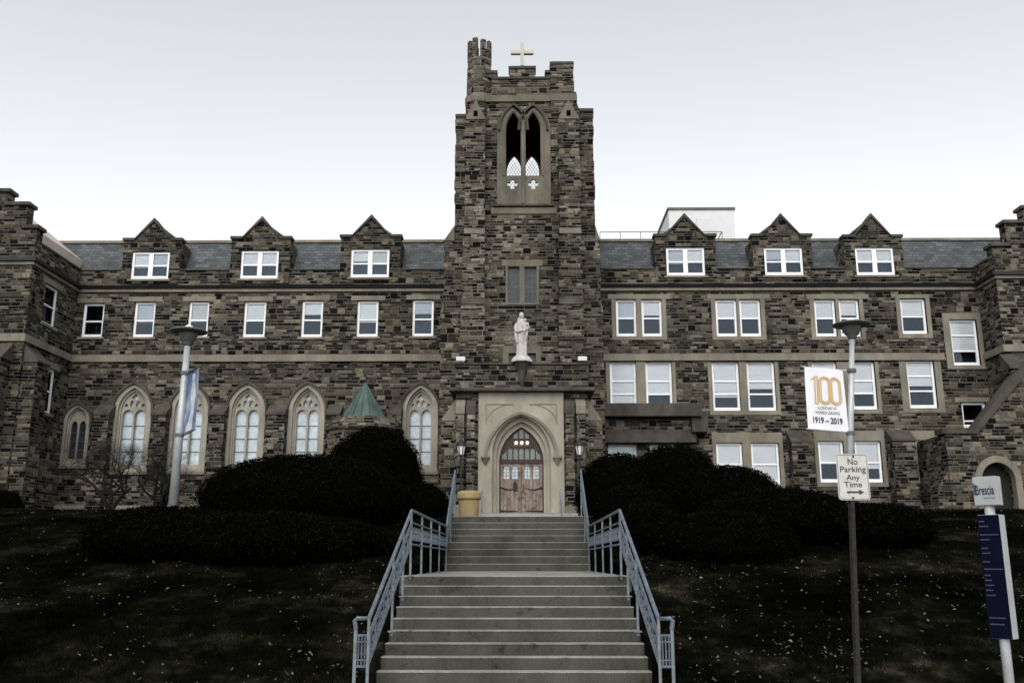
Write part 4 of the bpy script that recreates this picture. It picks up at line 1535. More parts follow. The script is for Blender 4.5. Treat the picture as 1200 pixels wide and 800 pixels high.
# ------------------------------------------------------------------ yellow bin
bx_, bz_ = at(549.5, 606, 25.9)
bz_ = TERR
bn = empty('litter_bin', (bx_, 25.9, bz_), 'round yellow plastic bin at the top of the steps beside the door', 'bin')
MB().lathe([(.245, 0), (.26, .03), (.285, .5), (.29, .52)], (bx_, 25.9, bz_), 28).build('bin_body', M['yellow'], bn, smooth=False)
MB().lathe([(.292, .50), (.325, .505), (.335, .54), (.325, .60), (.33, .66), (.31, .70), (.22, .735), (.21, .72), (.2, .6)], (bx_, 25.9, bz_), 28).build('bin_rim', M['yellow'], bn, smooth=True)
MB().lathe([(.2, .55), (.2, .56)], (bx_, 25.9, bz_), 20).build('bin_mouth', M['dark'], bn)

# ------------------------------------------------------------------ lantern posts by the porch
def lantern(px, py, Y, label, foot):
    x, z = at(px, py, Y)
    t = empty('lantern_post', (x, Y, foot), label, 'lantern', 'black lanterns beside the porch')
    MB().lathe([(.10, 0), (.10, .12), (.05, .2), (.035, z - foot - .42), (.05, z - foot - .40), (.03, z - foot - .34), (.06, z - foot - .28)], (x, Y, foot), 10).build('lantern_pole', M['black_metal'], t)
    MB().lathe([(.085, -.27), (.15, .05), (.15, .06)], (x, Y, z), 6).build('lantern_glass', M['lantern_glass'], t)
    c = MB()
    for k in range(6):
        a = 2 * math.pi * k / 6
        c.tube([(x + .088 * math.cos(a), Y + .088 * math.sin(a), z - .28), (x + .155 * math.cos(a), Y + .155 * math.sin(a), z + .06)], .014, 4)
    c.lathe([(.10, -.30), (.10, -.26)], (x, Y, z), 6)
    c.lathe([(.2, .05), (.2, .08), (.12, .19), (.05, .23), (.03, .32), (.005, .40)], (x, Y, z), 6)
    c.build('lantern_frame', M['black_metal'], t)


lantern(540.5, 524, 33.0, 'black iron lantern on a post, left of the front door near the yellow bin', TERR)
lantern(679, 524, 33.0, 'black iron lantern right of the front door, above the dark hedge', TERR)

# ------------------------------------------------------------------ statue on the porch
def statue():
    z0 = zp1 + .17
    x, y = sxx, YB - .12
    top = zz(611, 366, y)
    S = (top - z0) / 1.78
    t = empty('statue', (x, y, z0), 'pale stone statue of a robed woman holding a child above the entrance arch', 'statue')
    vs, fs = [], []
    n = 40
    prof = [(0, .23, .18), (.08, .225, .175), (.3, .205, .165), (.55, .21, .16), (.8, .225, .17), (.95, .235, .17), (1.1, .235, .16), (1.25, .245, .155), (1.38, .235, .14), (1.44, .18, .12), (1.49, .085, .085), (1.53, .065, .07), (1.58, .06, .07)]
    for (h, a, b) in prof:
        for k in range(n):
            th = 2 * math.pi * k / n
            amp = (.022 if h < .9 else .010) if h < 1.3 else 0
            f = 1 + amp / .22 * math.sin(9 * th + 2.0 * h) + amp / .3 * math.sin(5 * th - 3 * h)
            vs.append((a * f * math.cos(th), b * f * math.sin(th), h))
    for i in range(len(prof) - 1):
        for k in range(n):
            fs.append((i * n + k, i * n + (k + 1) % n, (i + 1) * n + (k + 1) % n, (i + 1) * n + k))
    fs += [tuple(reversed(range(n))), tuple(range((len(prof) - 1) * n, len(prof) * n))]
    b = MB().add(vs, fs)
    b.ball((-.015, -.02, 1.65), .085, .10, .12, 16, 12)                       # head
    b.ball((-.01, .02, 1.66), .11, .115, .135, 16, 10)                        # veil
    b.tube([(-.02, -.115, 1.665), (-.02, -.128, 1.635)], [.012, .016], 6)     # nose
    b.ball((-.04, .06, 1.5), .15, .09, .14, 12, 8)                            # veil on the shoulders
    b.tube([(-.21, 0, 1.36), (-.265, -.03, 1.18), (-.235, -.12, 1.03), (-.06, -.20, 1.04), (.05, -.21, 1.08)], [.06, .068, .062, .045, .03], 10)   # right arm
    b.tube([(.21, 0, 1.36), (.25, -.05, 1.18), (.19, -.17, 1.10), (.08, -.2, 1.10)], [.075, .08, .06, .04], 10)                                      # left arm
    for k, yy in enumerate((-.225, -.215, -.2)):
        b.tube([(.03, yy, 1.08 + .02 * k), (.09, yy + .01, 1.09 + .02 * k)], .013, 6)
    b.tube([(-.25, -.06, 1.1), (-.24, -.10, .85), (-.20, -.13, .62)], [.07, .06, .03], 8)     # hanging sleeve
    b.tube([(.21, -.1, 1.1), (.20, -.13, .9), (.16, -.15, .7)], [.06, .05, .02], 8)
    b.tube([(.12, -.16, 1.06), (.13, -.16, 1.2), (.13, -.15, 1.32), (.13, -.15, 1.38)], [.075, .08, .07, .035], 10)    # child body
    b.ball((.135, -.16, 1.45), .06, .065, .075, 12, 8)
    b.tube([(.19, -.15, 1.30), (.25, -.17, 1.28), (.29, -.19, 1.33)], [.032, .026, .018], 8)
    b.tube([(.07, -.16, 1.30), (.03, -.20, 1.24)], [.03, .02], 8)
    b.tube([(.12, -.20, 1.10), (.10, -.25, 1.02), (.10, -.22, .92)], [.045, .035, .022], 8)
    b.v = [(x + p[0] * S * .88, y + p[1] * S, z0 + p[2] * S) for p in b.v]
    o = b.build('robed_figure', M['statue'], t, smooth=True)
    rm = o.modifiers.new('remesh', 'REMESH')
    rm.mode = 'VOXEL'
    rm.voxel_size = .016
    rm.use_smooth_shade = True
    bs = MB().lathe([(.40 * S, -.09), (.40 * S, -.03), (.28 * S, .13), (.25 * S, .14)], (x, y, z0), 8, ph=math.pi / 8)
    bs.build('statue_base', M['statue'], t)


statue()
# floodlights on the porch roof
for px, lab in ((540, 'white floodlight on the left end of the porch roof'), (682.5, 'white floodlight on the right end of the porch roof')):
    x = at(px, 427, YB - .1)[0]
    t = empty('floodlight', (x, YB - .1, zp1 + .08), lab, 'floodlight', 'floodlights on the porch roof')
    MB().hexa([(x - .17, YB - .25, zp1 + .12), (x + .17, YB - .25, zp1 + .12), (x + .17, YB, zp1 + .16), (x - .17, YB, zp1 + .16),
               (x - .17, YB - .28, zp1 + .28), (x + .17, YB - .28, zp1 + .28), (x + .17, YB - .02, zp1 + .3), (x - .17, YB - .02, zp1 + .3)]).build('lamp_housing', M['sign_white'], t, bevel=.02)
    MB().box(x - .03, x + .03, YB - .14, YB - .08, zp1 + .08, zp1 + .15).build('bracket', M['lamp_dark'], t)

# cross on the tower
cx, cz0 = at(612, 78, YT + .25)
zc1 = zz(612, 50.5, YT + .25)
zarm = zz(612, 62, YT + .25)
half = (at(625.5, 62, YT)[0] - at(599, 62, YT)[0]) / 2
hw_ = .075
y0_, y1_ = YT + .17, YT + .33
cr = MB().panel([(cx - hw_, cz0), (cx + hw_, cz0), (cx + hw_, zarm - .085), (cx + half, zarm - .085), (cx + half, zarm + .085), (cx + hw_, zarm + .085), (cx + hw_, zc1),
                 (cx - hw_, zc1), (cx - hw_, zarm + .085), (cx - half, zarm + .085), (cx - half, zarm - .085), (cx - hw_, zarm - .085)], [], y0_, y1_)
tag(cr.build('cross', plain('pale_stone_cross', (.50, .47, .40), .8, .12, 4, .1), loc=(cx, YT + .25, cz0), bevel=.015), 'pale plain cross standing on the middle battlement of the tower', 'cross')

# roof railing behind the right wing
rt = empty('roof_railing', (6, 43.5, z_ridge + .13), 'thin dark metal railing along the flat roof beside the white penthouse', 'railing')
ra, rb = at(703, 272, 43.5), at(846, 272, 43.5)
zr = ra[1]
MB().tube([(ra[0], 43.5, zr), (rb[0], 43.5, zr)], .022, 6).tube([(rb[0], 43.5, zr), (rb[0] + .1, 47, zr)], .022, 6).build('top_rail', M['lamp_dark'], rt)
MB().tube([(ra[0], 43.5, (zr + z_ridge) / 2), (rb[0], 43.5, (zr + z_ridge) / 2)], .016, 6).build('lower_rail', M['lamp_dark'], rt)
n = 6
for k in range(n + 1):
    x = ra[0] + (rb[0] - ra[0]) * k / n
    MB().tube([(x, 43.5, z_ridge + .1), (x, 43.5, zr)], .018, 6).build('post', M['lamp_dark'], rt)

# ------------------------------------------------------------------ street lamps and their banners
def text_mesh(s, x0, x1, z0, z1, fm, d0, d1, m, parent, name='lettering', keep=False, bold=0):
    cu = bpy.data.curves.new('lettering_outline', 'FONT')
    cu.body = s
    cu.size = 1
    cu.offset = bold
    cu.resolution_u = 4
    ob = bpy.data.objects.new('lettering_outline', cu)
    COL.objects.link(ob)
    dg = bpy.context.evaluated_depsgraph_get()
    me = bpy.data.meshes.new_from_object(ob.evaluated_get(dg))
    bpy.data.objects.remove(ob)
    bpy.data.curves.remove(cu)
    vx = [v.co.x for v in me.vertices]
    vy = [v.co.y for v in me.vertices]
    ax_, bx2, ay_, by_ = min(vx), max(vx), min(vy), max(vy)
    mb = MB()
    vv = [fm(x0 + (v.co.x - ax_) / (bx2 - ax_) * (x1 - x0), z0 + (v.co.y - ay_) / (by_ - ay_) * (z1 - z0), d0) for v in me.vertices]
    ff = [tuple(p_.vertices) for p_ in me.polygons]
    mb.add(vv, ff)
    bpy.data.meshes.remove(me)
    return mb.build(name, M[m], parent)


YLAMP = 27.0


def street_lamp(foot_px, top_px, label, rf=.135):
    fx, _ = at(*foot_px, YLAMP)
    tx_, tz_ = at(*top_px, YLAMP)
    fz = ground_h(fx, YLAMP) - .05
    t = empty('street_lamp', (fx, YLAMP, fz), label, 'street lamp', 'street lamps in front of the building')
    top = Vector((tx_, YLAMP, tz_ - .30))
    MB().tube([(fx, YLAMP, fz), top], [rf, rf * .45 + .024], 16).build('pole', M['galv'], t, smooth=True)
    MB().lathe([(.2, 0), (.2, .06), (.15, .1)], (fx, YLAMP, fz), 12).build('base_flange', M['galv'], t)
    c = (tx_, YLAMP, tz_)
    MB().lathe([(.10, -.42), (.13, -.38), (.13, -.33), (.2, -.28), (.27, -.08), (.28, -.04)], c, 24).build('lamp_bowl', M['lamp_dark'], t, smooth=True)
    MB().lathe([(.25, -.05), (.52, -.01), (.545, .02), (.52, .045), (.3, .10), (.14, .14)], c, 32).build('lamp_shade', M['lamp_dark'], t, smooth=True)
    MB().ball((c[0], c[1], c[2] + .12), .13, .13, .10, 16, 8).build('lamp_cap', M['sign_white'], t, smooth=True)
    return Vector((fx, YLAMP, fz)), top


f1, t1 = street_lamp((202, 600), (221, 389), 'grey street lamp with a saucer head carrying the blue banner, before the chapel windows')
f2, t2 = street_lamp((995, 600), (997.5, 381), 'grey street lamp with a saucer head carrying the white hundred year banner', .105)


def on_pole(f, t, z):
    k = (z - f.z) / (t.z - f.z)
    return f + (t - f) * k


# white banner with the gold 100
zt_, zb_ = zz(968, 431.5, YLAMP), zz(968, 504.5, YLAMP)
bx0, bx1 = at(946, 470, YLAMP)[0], at(991, 470, YLAMP)[0]
ban = empty('banner', ((bx0 + bx1) / 2, YLAMP, zb_), 'white hanging banner with gold 100 and dark dates on the right street lamp', 'banner')


def wave(u, z, d):
    k = (u - bx0) / (bx1 - bx0)
    h = (z - zb_) / (zt_ - zb_)
    return (u - .03 * (1 - h) * (1 - k), YLAMP + .05 * math.sin(k * 5 + h * 2.2) + d, z - .10 * k + .05)


def grid_cloth(x0, x1, z0, z1, fm, nx_=10, nz_=14, th=.008):
    m = MB()
    for d in (0, th):
        m.add([fm(x0 + (x1 - x0) * i / nx_, z0 + (z1 - z0) * j / nz_, d) for j in range(nz_ + 1) for i in range(nx_ + 1)],
              [(j * (nx_ + 1) + i, j * (nx_ + 1) + i + 1, (j + 1) * (nx_ + 1) + i + 1, (j + 1) * (nx_ + 1) + i) for j in range(nz_) for i in range(nx_)])
    return m


grid_cloth(bx0, bx1, zb_, zt_, wave).build('banner_cloth', M['banner'], ban, smooth=True)
for zc, nm in ((zt_, 'a'), (zb_, 'b')):
    pl = on_pole(f2, t2, zc - .04)
    e = wave(bx0 - .06, zc, .004)
    e2 = wave(bx1, zc, .004)
    MB().tube([(pl.x, pl.y, e2[2] - .03), e2, e], .022, 6).build('banner_arm', M['galv'], ban)
    MB().lathe([(.13, -.05), (.13, .05)], (pl.x, pl.y, zc - .07), 12).build('clamp', M['lamp_dark'], ban)


def bxy(px, py):
    k = (px - 946.5) / (990.5 - 946.5)
    h = 1 - (py - 431.5) / (504.5 - 431.5)
    return bx0 + (bx1 - bx0) * k, zb_ + (zt_ - zb_) * h


def stroke(pts, w, m):
    """flat ribbon on the banner"""
    P = [Vector(p_) for p_ in pts]
    n = len(P)
    closed = (P[0] - P[-1]).length < 1e-6
    L, Rr = [], []
    for i, p_ in enumerate(P):
        a = P[i - 1] if i > 0 else (P[-2] if closed else P[0])
        b = P[i + 1] if i < n - 1 else (P[1] if closed else P[-1])
        t = (b - a).normalized()
        nn = Vector((-t.y, t.x)) * w / 2
        L.append(p_ + nn)
        Rr.append(p_ - nn)
    m.add([wave(q.x, q.y, -.012) for q in L] + [wave(q.x, q.y, -.012) for q in Rr], [(i, i + 1, n + i + 1, n + i) for i in range(n - 1)])


hm = MB()
sc_ = (bx1 - bx0) / 44.5


def stadium(cx, cy, rw, hh, n=10):
    x, z = bxy(cx, cy)
    r = rw * sc_
    h = hh * sc_ - r
    pts = [(x + r * math.cos(a * math.pi / n), z + h + r * math.sin(a * math.pi / n)) for a in range(n + 1)]
    pts += [(x - r * math.cos(a * math.pi / n), z - h - r * math.sin(a * math.pi / n)) for a in range(n + 1)]
    return pts + [pts[0]]


for cx_ in (967.3, 979.3):
    stroke(stadium(cx_, 458, 6.2, 15.8), 1.9 * sc_, hm)
    stroke(stadium(cx_, 458, 4.0, 13.6), 1.3 * sc_, hm)
for dx in (0, 2.6):
    stroke([bxy(957.0 + dx, 442.5), bxy(957.0 + dx, 473.5)], 1.5 * sc_, hm)
stroke([bxy(953, 446), bxy(957.5, 442.2), bxy(960.4, 442.2)], 1.6 * sc_, hm)
stroke([bxy(956.3, 473.5), bxy(960.3, 473.5)], 1.4 * sc_, hm)
hm.build('lettering', M['gold'], ban)


def banner_text(s, l, r, t, b, m, bold=0):
    x0, z0 = bxy(l, b)
    x1, z1 = bxy(r, t)
    text_mesh(s, x0, x1, z0, z1, wave, -.012, 0, m, ban, bold=bold)


banner_text('A CENTURY OF', 959, 979, 476.8, 480, 'sign_ink')
banner_text('WOMEN LEADING', 956, 982, 482, 485.5, 'sign_ink')
banner_text('1919 – 2019', 953, 984.5, 489, 496.5, 'navy_ink', .035)

# blue banner, seen nearly edge on
zt_b, zb_b = zz(222, 437, YLAMP), zz(222, 510, YLAMP)
p0 = on_pole(f1, t1, zt_b)
p1 = on_pole(f1, t1, zb_b)
ban2 = empty('banner', (p1.x + .3, YLAMP, zb_b), 'blue and white photo banner hanging from the left street lamp', 'banner')
xe = at(236, 437, YLAMP)[0]


def wave2(u, z, d):
    k = u
    return (p1.x + .12 + k * .60 + d + .04 * math.sin(k * 4), YLAMP - k * .75 + .05 * math.sin((z - zb_b) * 2), z + k * .06)


grid_cloth(0, 1, zb_b, zt_b, wave2).build('banner_cloth', M['banner_blue'], ban2, smooth=True)
# pale upright motif printed on the cloth
mot = MB()
H_ = zt_b - zb_b
ST = [(.04, .36, .26), (.12, .40, .30), (.2, .44, .20), (.34, .50, .19), (.46, .54, .24), (.56, .55, .30), (.66, .52, .26), (.76, .47, .16), (.82, .45, .10), (.88, .45, .13), (.94, .44, .10)]
vs = []
for h, u, w in ST:
    vs += [wave2(u - w, zb_b + h * H_, -.012), wave2(u + w * .8, zb_b + h * H_, -.012)]
mot.add(vs, [(2 * k, 2 * k + 1, 2 * k + 3, 2 * k + 2) for k in range(len(ST) - 1)])
mot.build('printed_motif', plain('pale_print', (.50, .51, .55), .8, .35, 3, 0), ban2)
for zc in (zt_b, zb_b):
    pl = on_pole(f1, t1, zc)
    MB().tube([pl, wave2(0, zc, .004), wave2(1.08, zc, .004)], .022, 6).build('banner_arm', M['lamp_dark'], ban2)
    MB().lathe([(.13, -.05), (.13, .05)], (pl.x, pl.y, zc), 12).build('clamp', M['lamp_dark'], ban2)

# ------------------------------------------------------------------ no parking sign
YN = 8.8
nx0, nx1, nz0, nz1 = rect(981.5, 1018.5, 531.5, 585.5, YN)
ncx = (nx0 + nx1) / 2
sg_ = empty('parking_sign', (ncx + .02, YN + .03, .262), 'white no parking sign with an arrow on a dark metal post beside the lawn', 'sign')
fx_, fz_ = at(1006, 800, YN + .03)
mm = MB()
for (a, b, y0, y1) in ((-.018, .018, YN + .015, YN + .02), (-.018, -.013, YN + .02, YN + .05), (.013, .018, YN + .02, YN + .05), (-.030, -.018, YN + .045, YN + .05), (.018, .030, YN + .045, YN + .05)):
    x = ncx
    xf = ncx + (fx_ - ncx) * (nz1 - .2) / (nz1 - fz_)      # the post stands slightly out of plumb
    mm.hexa([(xf + a, y0, .2), (xf + b, y0, .2), (xf + b, y1, .2), (xf + a, y1, .2), (x + a, y0, nz1 + .0), (x + b, y0, nz1), (x + b, y1, nz1), (x + a, y1, nz1)])
mm.build('sign_post', M['post'], sg_)


def rounded(x0, x1, z0, z1, r, n=5):
    pts = []
    for cx, cz, a0 in ((x1 - r, z1 - r, 0), (x0 + r, z1 - r, 90), (x0 + r, z0 + r, 180), (x1 - r, z0 + r, 270)):
        for k in range(n + 1):
            a = math.radians(a0 + 90 * k / n)
            pts.append((cx + r * math.cos(a), cz + r * math.sin(a)))
    return pts


pla = MB().panel(rounded(nx0, nx1, nz0, nz1, .028), [], YN + .008, YN + .012).build('sign_plate', M['sign_grey'], sg_)
e_ = .008
MB().panel(rounded(nx0 + e_, nx1 - e_, nz0 + e_, nz1 - e_, .022), [rounded(nx0 + e_ + .004, nx1 - e_ - .004, nz0 + e_ + .004, nz1 - e_ - .004, .019)], YN + .0065, YN + .0085).build('sign_border', M['sign_ink'], pla)
flat = lambda u, z, d: (u, d, z)
for s, l, r, t, b in (('No', 993.5, 1005, 536.8, 544.3), ('Parking', 984.8, 1015, 546, 555), ('Any', 992, 1008, 555.8, 564), ('Time', 989.5, 1010.5, 563.8, 570.6)):
    x0, x1, z0, z1 = rect(l, r, t, b, YN)
    text_mesh(s, x0, x1, z0, z1, flat, YN + .0055, 0, 'sign_ink', pla, bold=.012)
x0, x1, z0, z1 = rect(993, 1013, 573, 579.5, YN)
zc = (z0 + z1) / 2
MB().panel([(x0, zc - .009), (x1 - .045, zc - .009), (x1 - .045, z0), (x1, zc), (x1 - .045, z1), (x1 - .045, zc + .009), (x0, zc + .009)], [], YN + .005, YN + .0082).build('arrow', M['sign_ink'], pla)
for py in (534.5, 583):
    x, z = at(1000, py, YN)
    MB().ball((x, YN + .003, z), .010, .010, .010, 8, 6).build('bolt', M['black_metal'], pla)

# ------------------------------------------------------------------ wayfinding totem
YG = 10.5
gx, gz = at(1176, 740, YG)
M['totem_white'] = plain('dull_white_panel', (.33, .34, .345), .5, .1, 4, 0)
tot = empty('wayfinding_sign', (gx, YG, ground_h(gx, YG)), 'tall navy directory panel under a small white name plate on a round pole', 'sign')
ang = math.radians(46)
tv = Vector((math.cos(ang), -math.sin(ang), 0))
nv = Vector((-math.sin(ang), -math.cos(ang), 0))


def fmt(u, z, d):
    q = Vector((gx, YG, 0)) + tv * u - nv * d
    return (q.x, q.y, z)


MB().tube([(gx, YG, ground_h(gx, YG) - .2), (gx, YG, zz(1160, 575, YG))], .052, 14).build('pole', M['galv'], tot, smooth=True)
pz0, pz1 = zz(1176, 748, YG), zz(1162, 603, YG)
pn = MB().panel(rpoly(-.115, .115, pz0, pz1), [], -.07, .09, fmt).build('panel_body', M['totem_white'], tot, bevel=.006)
MB().panel(rpoly(-.1145, .111, pz0 + .003, pz1 - .003), [], -.075, -.069, fmt).build('panel_face', M['navy'], pn)
rr_ = random.Random(5)
for k, (fz_, w) in enumerate([(.94, .05), (.90, .07), (.83, .16), (.79, .08), (.72, .05), (.68, .07), (.61, .06), (.55, .16), (.5, .05), (.46, .05), (.42, .07), (.38, .05), (.34, .08), (.16, .14), (.11, .12)]):
    z = pz0 + (pz1 - pz0) * fz_
    dsh = MB()
    u = -.098
    end = -.098 + w * 1.15
    while u < end:
        l = rr_.uniform(.008, .016)
        dsh.panel(rpoly(u, min(u + l, end + .01), z, z + .014), [], -.0785, -.0745, fmt)
        u += l + .006
    dsh.build('print_line', M['navy_text'], pn)
hz0, hz1 = zz(1160, 592, YG), zz(1160, 558.5, YG)
hp = MB().panel(rpoly(-.125, .125, hz0, hz1), [], -.07, .07, fmt).build('name_plate', M['totem_white'], tot, bevel=.006)
hh = hz1 - hz0
text_mesh('Brescia', -.098, .095, hz0 + hh * .36, hz0 + hh * .70, fmt, -.0745, 0, 'navy_ink', hp, bold=.015)
text_mesh('University College', -.02, .098, hz0 + hh * .20, hz0 + hh * .29, fmt, -.0745, 0, 'navy_ink', hp)
lg = MB()
for k in range(5):
    lg.panel(rpoly(-.117 + k * .0045, -.1150 + k * .0045, hz0 + hh * .36, hz0 + hh * (.74 + .04 * (k % 2))), [], -.0765, -.0745, fmt)
lg.build('emblem', M['navy_ink'], hp)

# ------------------------------------------------------------------ clipped yews
def yew(name_label, lobes, dens=800, seed=1, leaf=.048):
    rng = np.random.default_rng(seed)
    cx = sum(l[0] for l in lobes) / len(lobes)
    cy = sum(l[1] for l in lobes) / len(lobes)
    gz = ground_h(cx, cy)
    V, Fc = [], []
    nv_ = 0
    core = MB()
    for (x, y, z, rx, ry, rz) in lobes:
        area = 2 * math.pi * ((rx * ry + rx * rz + ry * rz) / 3)
        n = int(area * dens)
        dirs = rng.normal(size=(n, 3))
        dirs /= np.linalg.norm(dirs, axis=1)[:, None]
        dirs[:, 2] = np.where(dirs[:, 2] < -.55, -dirs[:, 2], dirs[:, 2])
        # boxy roundness: super ellipsoid
        e = 2.08
        sc2 = (np.abs(dirs) ** e).sum(1) ** (-1 / e)
        q = dirs * sc2[:, None]
        bump = np.array([noise.noise((d_[0] * 3 + x, d_[1] * 3 + y, d_[2] * 3 + z)) * .05 + noise.noise((d_[0] * 9 + x, d_[1] * 9, d_[2] * 9 + y)) * .03 for d_ in q])
        rad = 1 + bump + rng.normal(0, .018, n)
        pts = np.stack([x + q[:, 0] * rx * rad, y + q[:, 1] * ry * rad, z + q[:, 2] * rz * rad], 1)
        for i in range(n):
            nrm = Vector(dirs[i] / np.array([rx, ry, rz]))
            nrm.normalize()
            t = Vector(rng.normal(size=3))
            t = (t - nrm * t.dot(nrm) * .55 + Vector((0, 0, .3))).normalized()
            b = t.cross(nrm + Vector(rng.normal(size=3)) * .5).normalized()
            L, Wd = leaf * rng.uniform(.6, 1.5), leaf * rng.uniform(.18, .34)
            p_ = Vector(pts[i])
            V += [p_ - b * Wd - t * L * .3, p_ + b * Wd - t * L * .3, p_ + b * Wd * .5 + t * L * .6 + nrm * L * .25, p_ - b * Wd * .4 + t * L * .7 + nrm * L * .25]
            Fc.append((nv_, nv_ + 1, nv_ + 2, nv_ + 3))
            nv_ += 4
        nU, nVv = 28, 16
        vs, fs = [], []
        for j in range(nVv + 1):
            ph_ = math.pi * j / nVv
            for i in range(nU):
                th = 2 * math.pi * i / nU
                d_ = np.array([math.sin(ph_) * math.cos(th), math.sin(ph_) * math.sin(th), math.cos(ph_)])
                s = (np.abs(d_) ** e).sum() ** (-1 / e) * .965
                q_ = d_ * s
                s2 = 1 + noise.noise((q_[0] * 3 + x, q_[1] * 3 + y, q_[2] * 3 + z)) * .05
                vs.append((x + q_[0] * rx * s2, y + q_[1] * ry * s2, z + q_[2] * rz * s2))
        for j in range(nVv):
            for i in range(nU):
                fs.append((j * nU + i, j * nU + (i + 1) % nU, (j + 1) * nU + (i + 1) % nU, (j + 1) * nU + i))
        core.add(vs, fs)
    off = len(core.v)
    me = bpy.data.meshes.new('yew_bush')
    base = Vector((cx, cy, gz))
    me.from_pydata([Vector(p_) - base for p_ in core.v] + [p_ - base for p_ in V], [], core.f + [tuple(i + off for i in f) for f in Fc])
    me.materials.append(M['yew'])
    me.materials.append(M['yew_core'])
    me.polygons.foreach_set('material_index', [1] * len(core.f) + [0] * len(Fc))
    o = bpy.data.objects.new('yew_bush', me)
    COL.objects.link(o)
    o.location = base
    tag(o, name_label, 'bush', 'clipped yew bushes')
    return o


def lobe(l, r, t, Y, depth, sink=.2, b=None):
    """ellipsoid whose outline spans l..r and tops at t (photo pixels) standing at distance Y"""
    x0, zt = at(l, t, Y)
    x1, _ = at(r, t, Y)
    gz = ground_h((x0 + x1) / 2, Y) if b is None else zz((l + r) / 2, b, Y)
    h = zt - gz + sink
    rz = h * .62
    return ((x0 + x1) / 2, Y, zt - rz, (x1 - x0) / 2, depth, rz)


yew('low spreading dark yew on the left lawn, widest of the left bushes',
    [lobe(104, 300, 594, 18.6, 1.5), lobe(205, 420, 600, 18.2, 1.6), lobe(330, 456, 608, 18.4, 1.3)], seed=2)
yew('big dome shaped dark yew left of the steps, under the chapel windows', [lobe(238, 480, 535, 22.5, 2.1)], seed=3)
yew('tall rounded dark yew before the copper roofed bay', [lobe(383, 499, 502, 27.5, 1.5)], seed=4)
yew('dark yew squeezed between the stair railing and the tall rounded yew', [lobe(462, 527, 567, 24.0, 1.1)], seed=5)
yew('tall dark yew right of the steps against the ledge wall', [lobe(674, 775, 533, 27.0, 1.5), lobe(735, 842, 522, 27.5, 1.5)], seed=6)
yew('round dome shaped dark yew under the white basement windows', [lobe(786, 912, 547, 24.0, 1.5)], seed=7)
yew('low spreading dark yew on the right lawn behind the parking sign post', [lobe(815, 1000, 574, 20.5, 1.8), lobe(945, 1086, 590, 20.0, 1.5), lobe(760, 930, 600, 18.4, 1.3)], seed=8)
yew('long dark yew beside the right stair railing', [lobe(720, 800, 590, 19.2, 1.3), lobe(693, 790, 570, 23.0, 1.2)], seed=9)
yew('small dark shrub at the foot of the left pavilion', [lobe(-45, 28, 573, 33.0, .9)], seed=10)

# ------------------------------------------------------------------ bare shrubs before the left wing
def bare_tree(foot_px, Y, height, spread, label, seed):
    rng = random.Random(seed)
    x, _ = at(foot_px, 600, Y)
    gz = ground_h(x, Y) - .1
    t = empty('bare_tree', (x, Y, gz), label, 'tree', 'bare trees before the left wing')
    trunk, crown = MB(), MB()

    def grow(p, d, L, r, lev):
        pts, rs = [p], [r]
        q = p.copy()
        dd = d.copy()
        n = 4
        for k in range(n):
            dd = (dd + Vector((rng.uniform(-.28, .28), rng.uniform(-.28, .28), rng.uniform(-.15, .2)))).normalized()
            q = q + dd * L / n
            pts.append(q.copy())
            rs.append(r * (1 - .45 * (k + 1) / n))
        (trunk if lev < 2 else crown).tube(pts, rs, 6 if lev < 3 else 3, lev < 2)
        if lev >= 7:
            return
        for k in range(rng.choice((2, 3, 3)) + (1 if lev > 1 else 0)):
            i = rng.randint(2, n)
            a = rng.uniform(0, 2 * math.pi)
            side = Vector((math.cos(a) * spread, math.sin(a) * spread * .8, rng.uniform(-.15, .55)))
            nd = (dd * .7 + side * rng.uniform(.6, 1.0)).normalized()
            grow(pts[i], nd, L * rng.uniform(.62, .85), rs[i] * .72, lev + 1)
    for k in range(3):
        a = k * 2.1 + rng.random()
        grow(Vector((x, Y, gz)), Vector((math.cos(a) * .6, math.sin(a) * .5, 1)).normalized(), height * .33, .085, 0)
    trunk.build('trunk', M['bark'], t)
    crown.build('twigs', M['bark'], t)


bare_tree(128, 33.0, 3.7, 1.25, 'twisted bare tree with dark twigs at the left, before the small arched window', 3)
bare_tree(186, 34.0, 3.3, 1.2, 'bare twiggy tree beside the pole of the left street lamp', 8)

# ------------------------------------------------------------------ lawn blades and fallen leaves
rng = np.random.default_rng(3)


def scatter(n, fac):
    """points on the lawn inside the field of view, denser close by"""
    out = []
    while len(out) < n:
        y = 10.6 + (34 - 10.6) * rng.random() ** fac
        x = (rng.random() * 2 - 1) * (y * .60 + 1.5)
        if SX0 - .12 < x < SX1 + .12:
            continue
        if y > YTOP - .2 and -4 < x < 3.8:
            continue
        out.append((x, y))
    return out


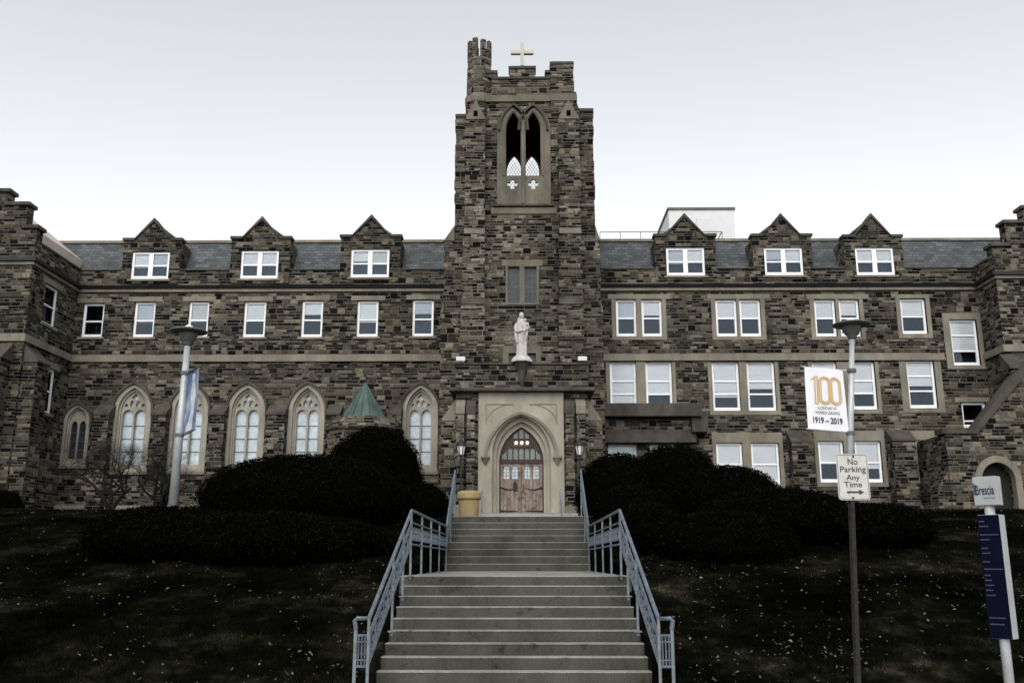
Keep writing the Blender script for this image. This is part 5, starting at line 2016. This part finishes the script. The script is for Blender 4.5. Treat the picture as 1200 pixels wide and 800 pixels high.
V, Fc = [], []
k = 0
for (x, y) in scatter(110000, 1.7):
    c = noise.noise((x * .8, y * .8, 2.0))
    if c < -.25 and rng.random() < .6:
        continue
    z = ground_h(x, y)
    a = rng.random() * 6.283
    h = (.035 + .045 * rng.random()) * (1 + .5 * c)
    w = .007 + .004 * rng.random()
    lx, ly = rng.normal(0, .03, 2)
    V += [(x - w * math.cos(a), y - w * math.sin(a), z - .01), (x + w * math.cos(a), y + w * math.sin(a), z - .01), (x + lx, y + ly, z + h)]
    Fc.append((k, k + 1, k + 2))
    k += 3
me = bpy.data.meshes.new('grass')
me.from_pydata(V, [], Fc)
me.materials.append(M['grassblade'])
go2 = bpy.data.objects.new('grass', me)
COL.objects.link(go2)
tag(struct(go2, 'stuff'), 'short dark winter grass covering the sloping lawn', 'grass')
V, Fc = [], []
k = 0
for (x, y) in scatter(9000, 1.6):
    c = noise.noise((x * .5 + 7, y * .5, 9.0))
    near = (x > 2 and y < 17) or (-3.5 < x < -1.8 and y < 17)
    if rng.random() > (.55 if near else .18) * (1 + 1.4 * c):
        continue
    z = ground_h(x, y) + .035 + .02 * rng.random()
    a = rng.random() * 6.283
    L = .012 + .022 * rng.random() ** 2
    W_ = L * (.4 + .35 * rng.random())
    ca, sa = math.cos(a), math.sin(a)
    tl = rng.normal(0, .45, 3)
    pts = [(-L, 0, 0), (-.3 * L, -W_, .3 * W_ * abs(tl[2])), (.5 * L, -.7 * W_, .012), (L * 1.15, 0, 0), (.5 * L, .7 * W_, .014), (-.3 * L, W_, .3 * W_)]
    for (u, v, w) in pts:
        V.append((x + u * ca - v * sa, y + u * sa + v * ca, z + w + u * tl[0] * .6 + v * tl[1]))
    Fc.append(tuple(range(k, k + 6)))
    k += 6
for _ in range(60):
    y = rng.uniform(11.5, 24.5)
    x = rng.choice([rng.uniform(SX0 + .05, SX1 - .05), rng.uniform(SX0 + .05, SX0 + .4), rng.uniform(SX1 - .4, SX1 - .05)])
    z = stair_h(y) + .012
    a = rng.random() * 6.283
    L = .012 + .018 * rng.random()
    V += [(x - L * math.cos(a), y - L * math.sin(a), z), (x - .5 * L * math.sin(a), y + .5 * L * math.cos(a), z + .01), (x + L * math.cos(a), y + L * math.sin(a), z + .004), (x + .5 * L * math.sin(a), y - .5 * L * math.cos(a), z)]
    Fc.append((k, k + 1, k + 2, k + 3))
    k += 4
me = bpy.data.meshes.new('fallen_leaves')
me.from_pydata(V, [], Fc)
me.materials.append(M['leaf'])
lo = bpy.data.objects.new('fallen_leaves', me)
COL.objects.link(lo)
tag(struct(lo, 'stuff'), 'pale dry fallen leaves scattered over the dark lawn', 'leaves')
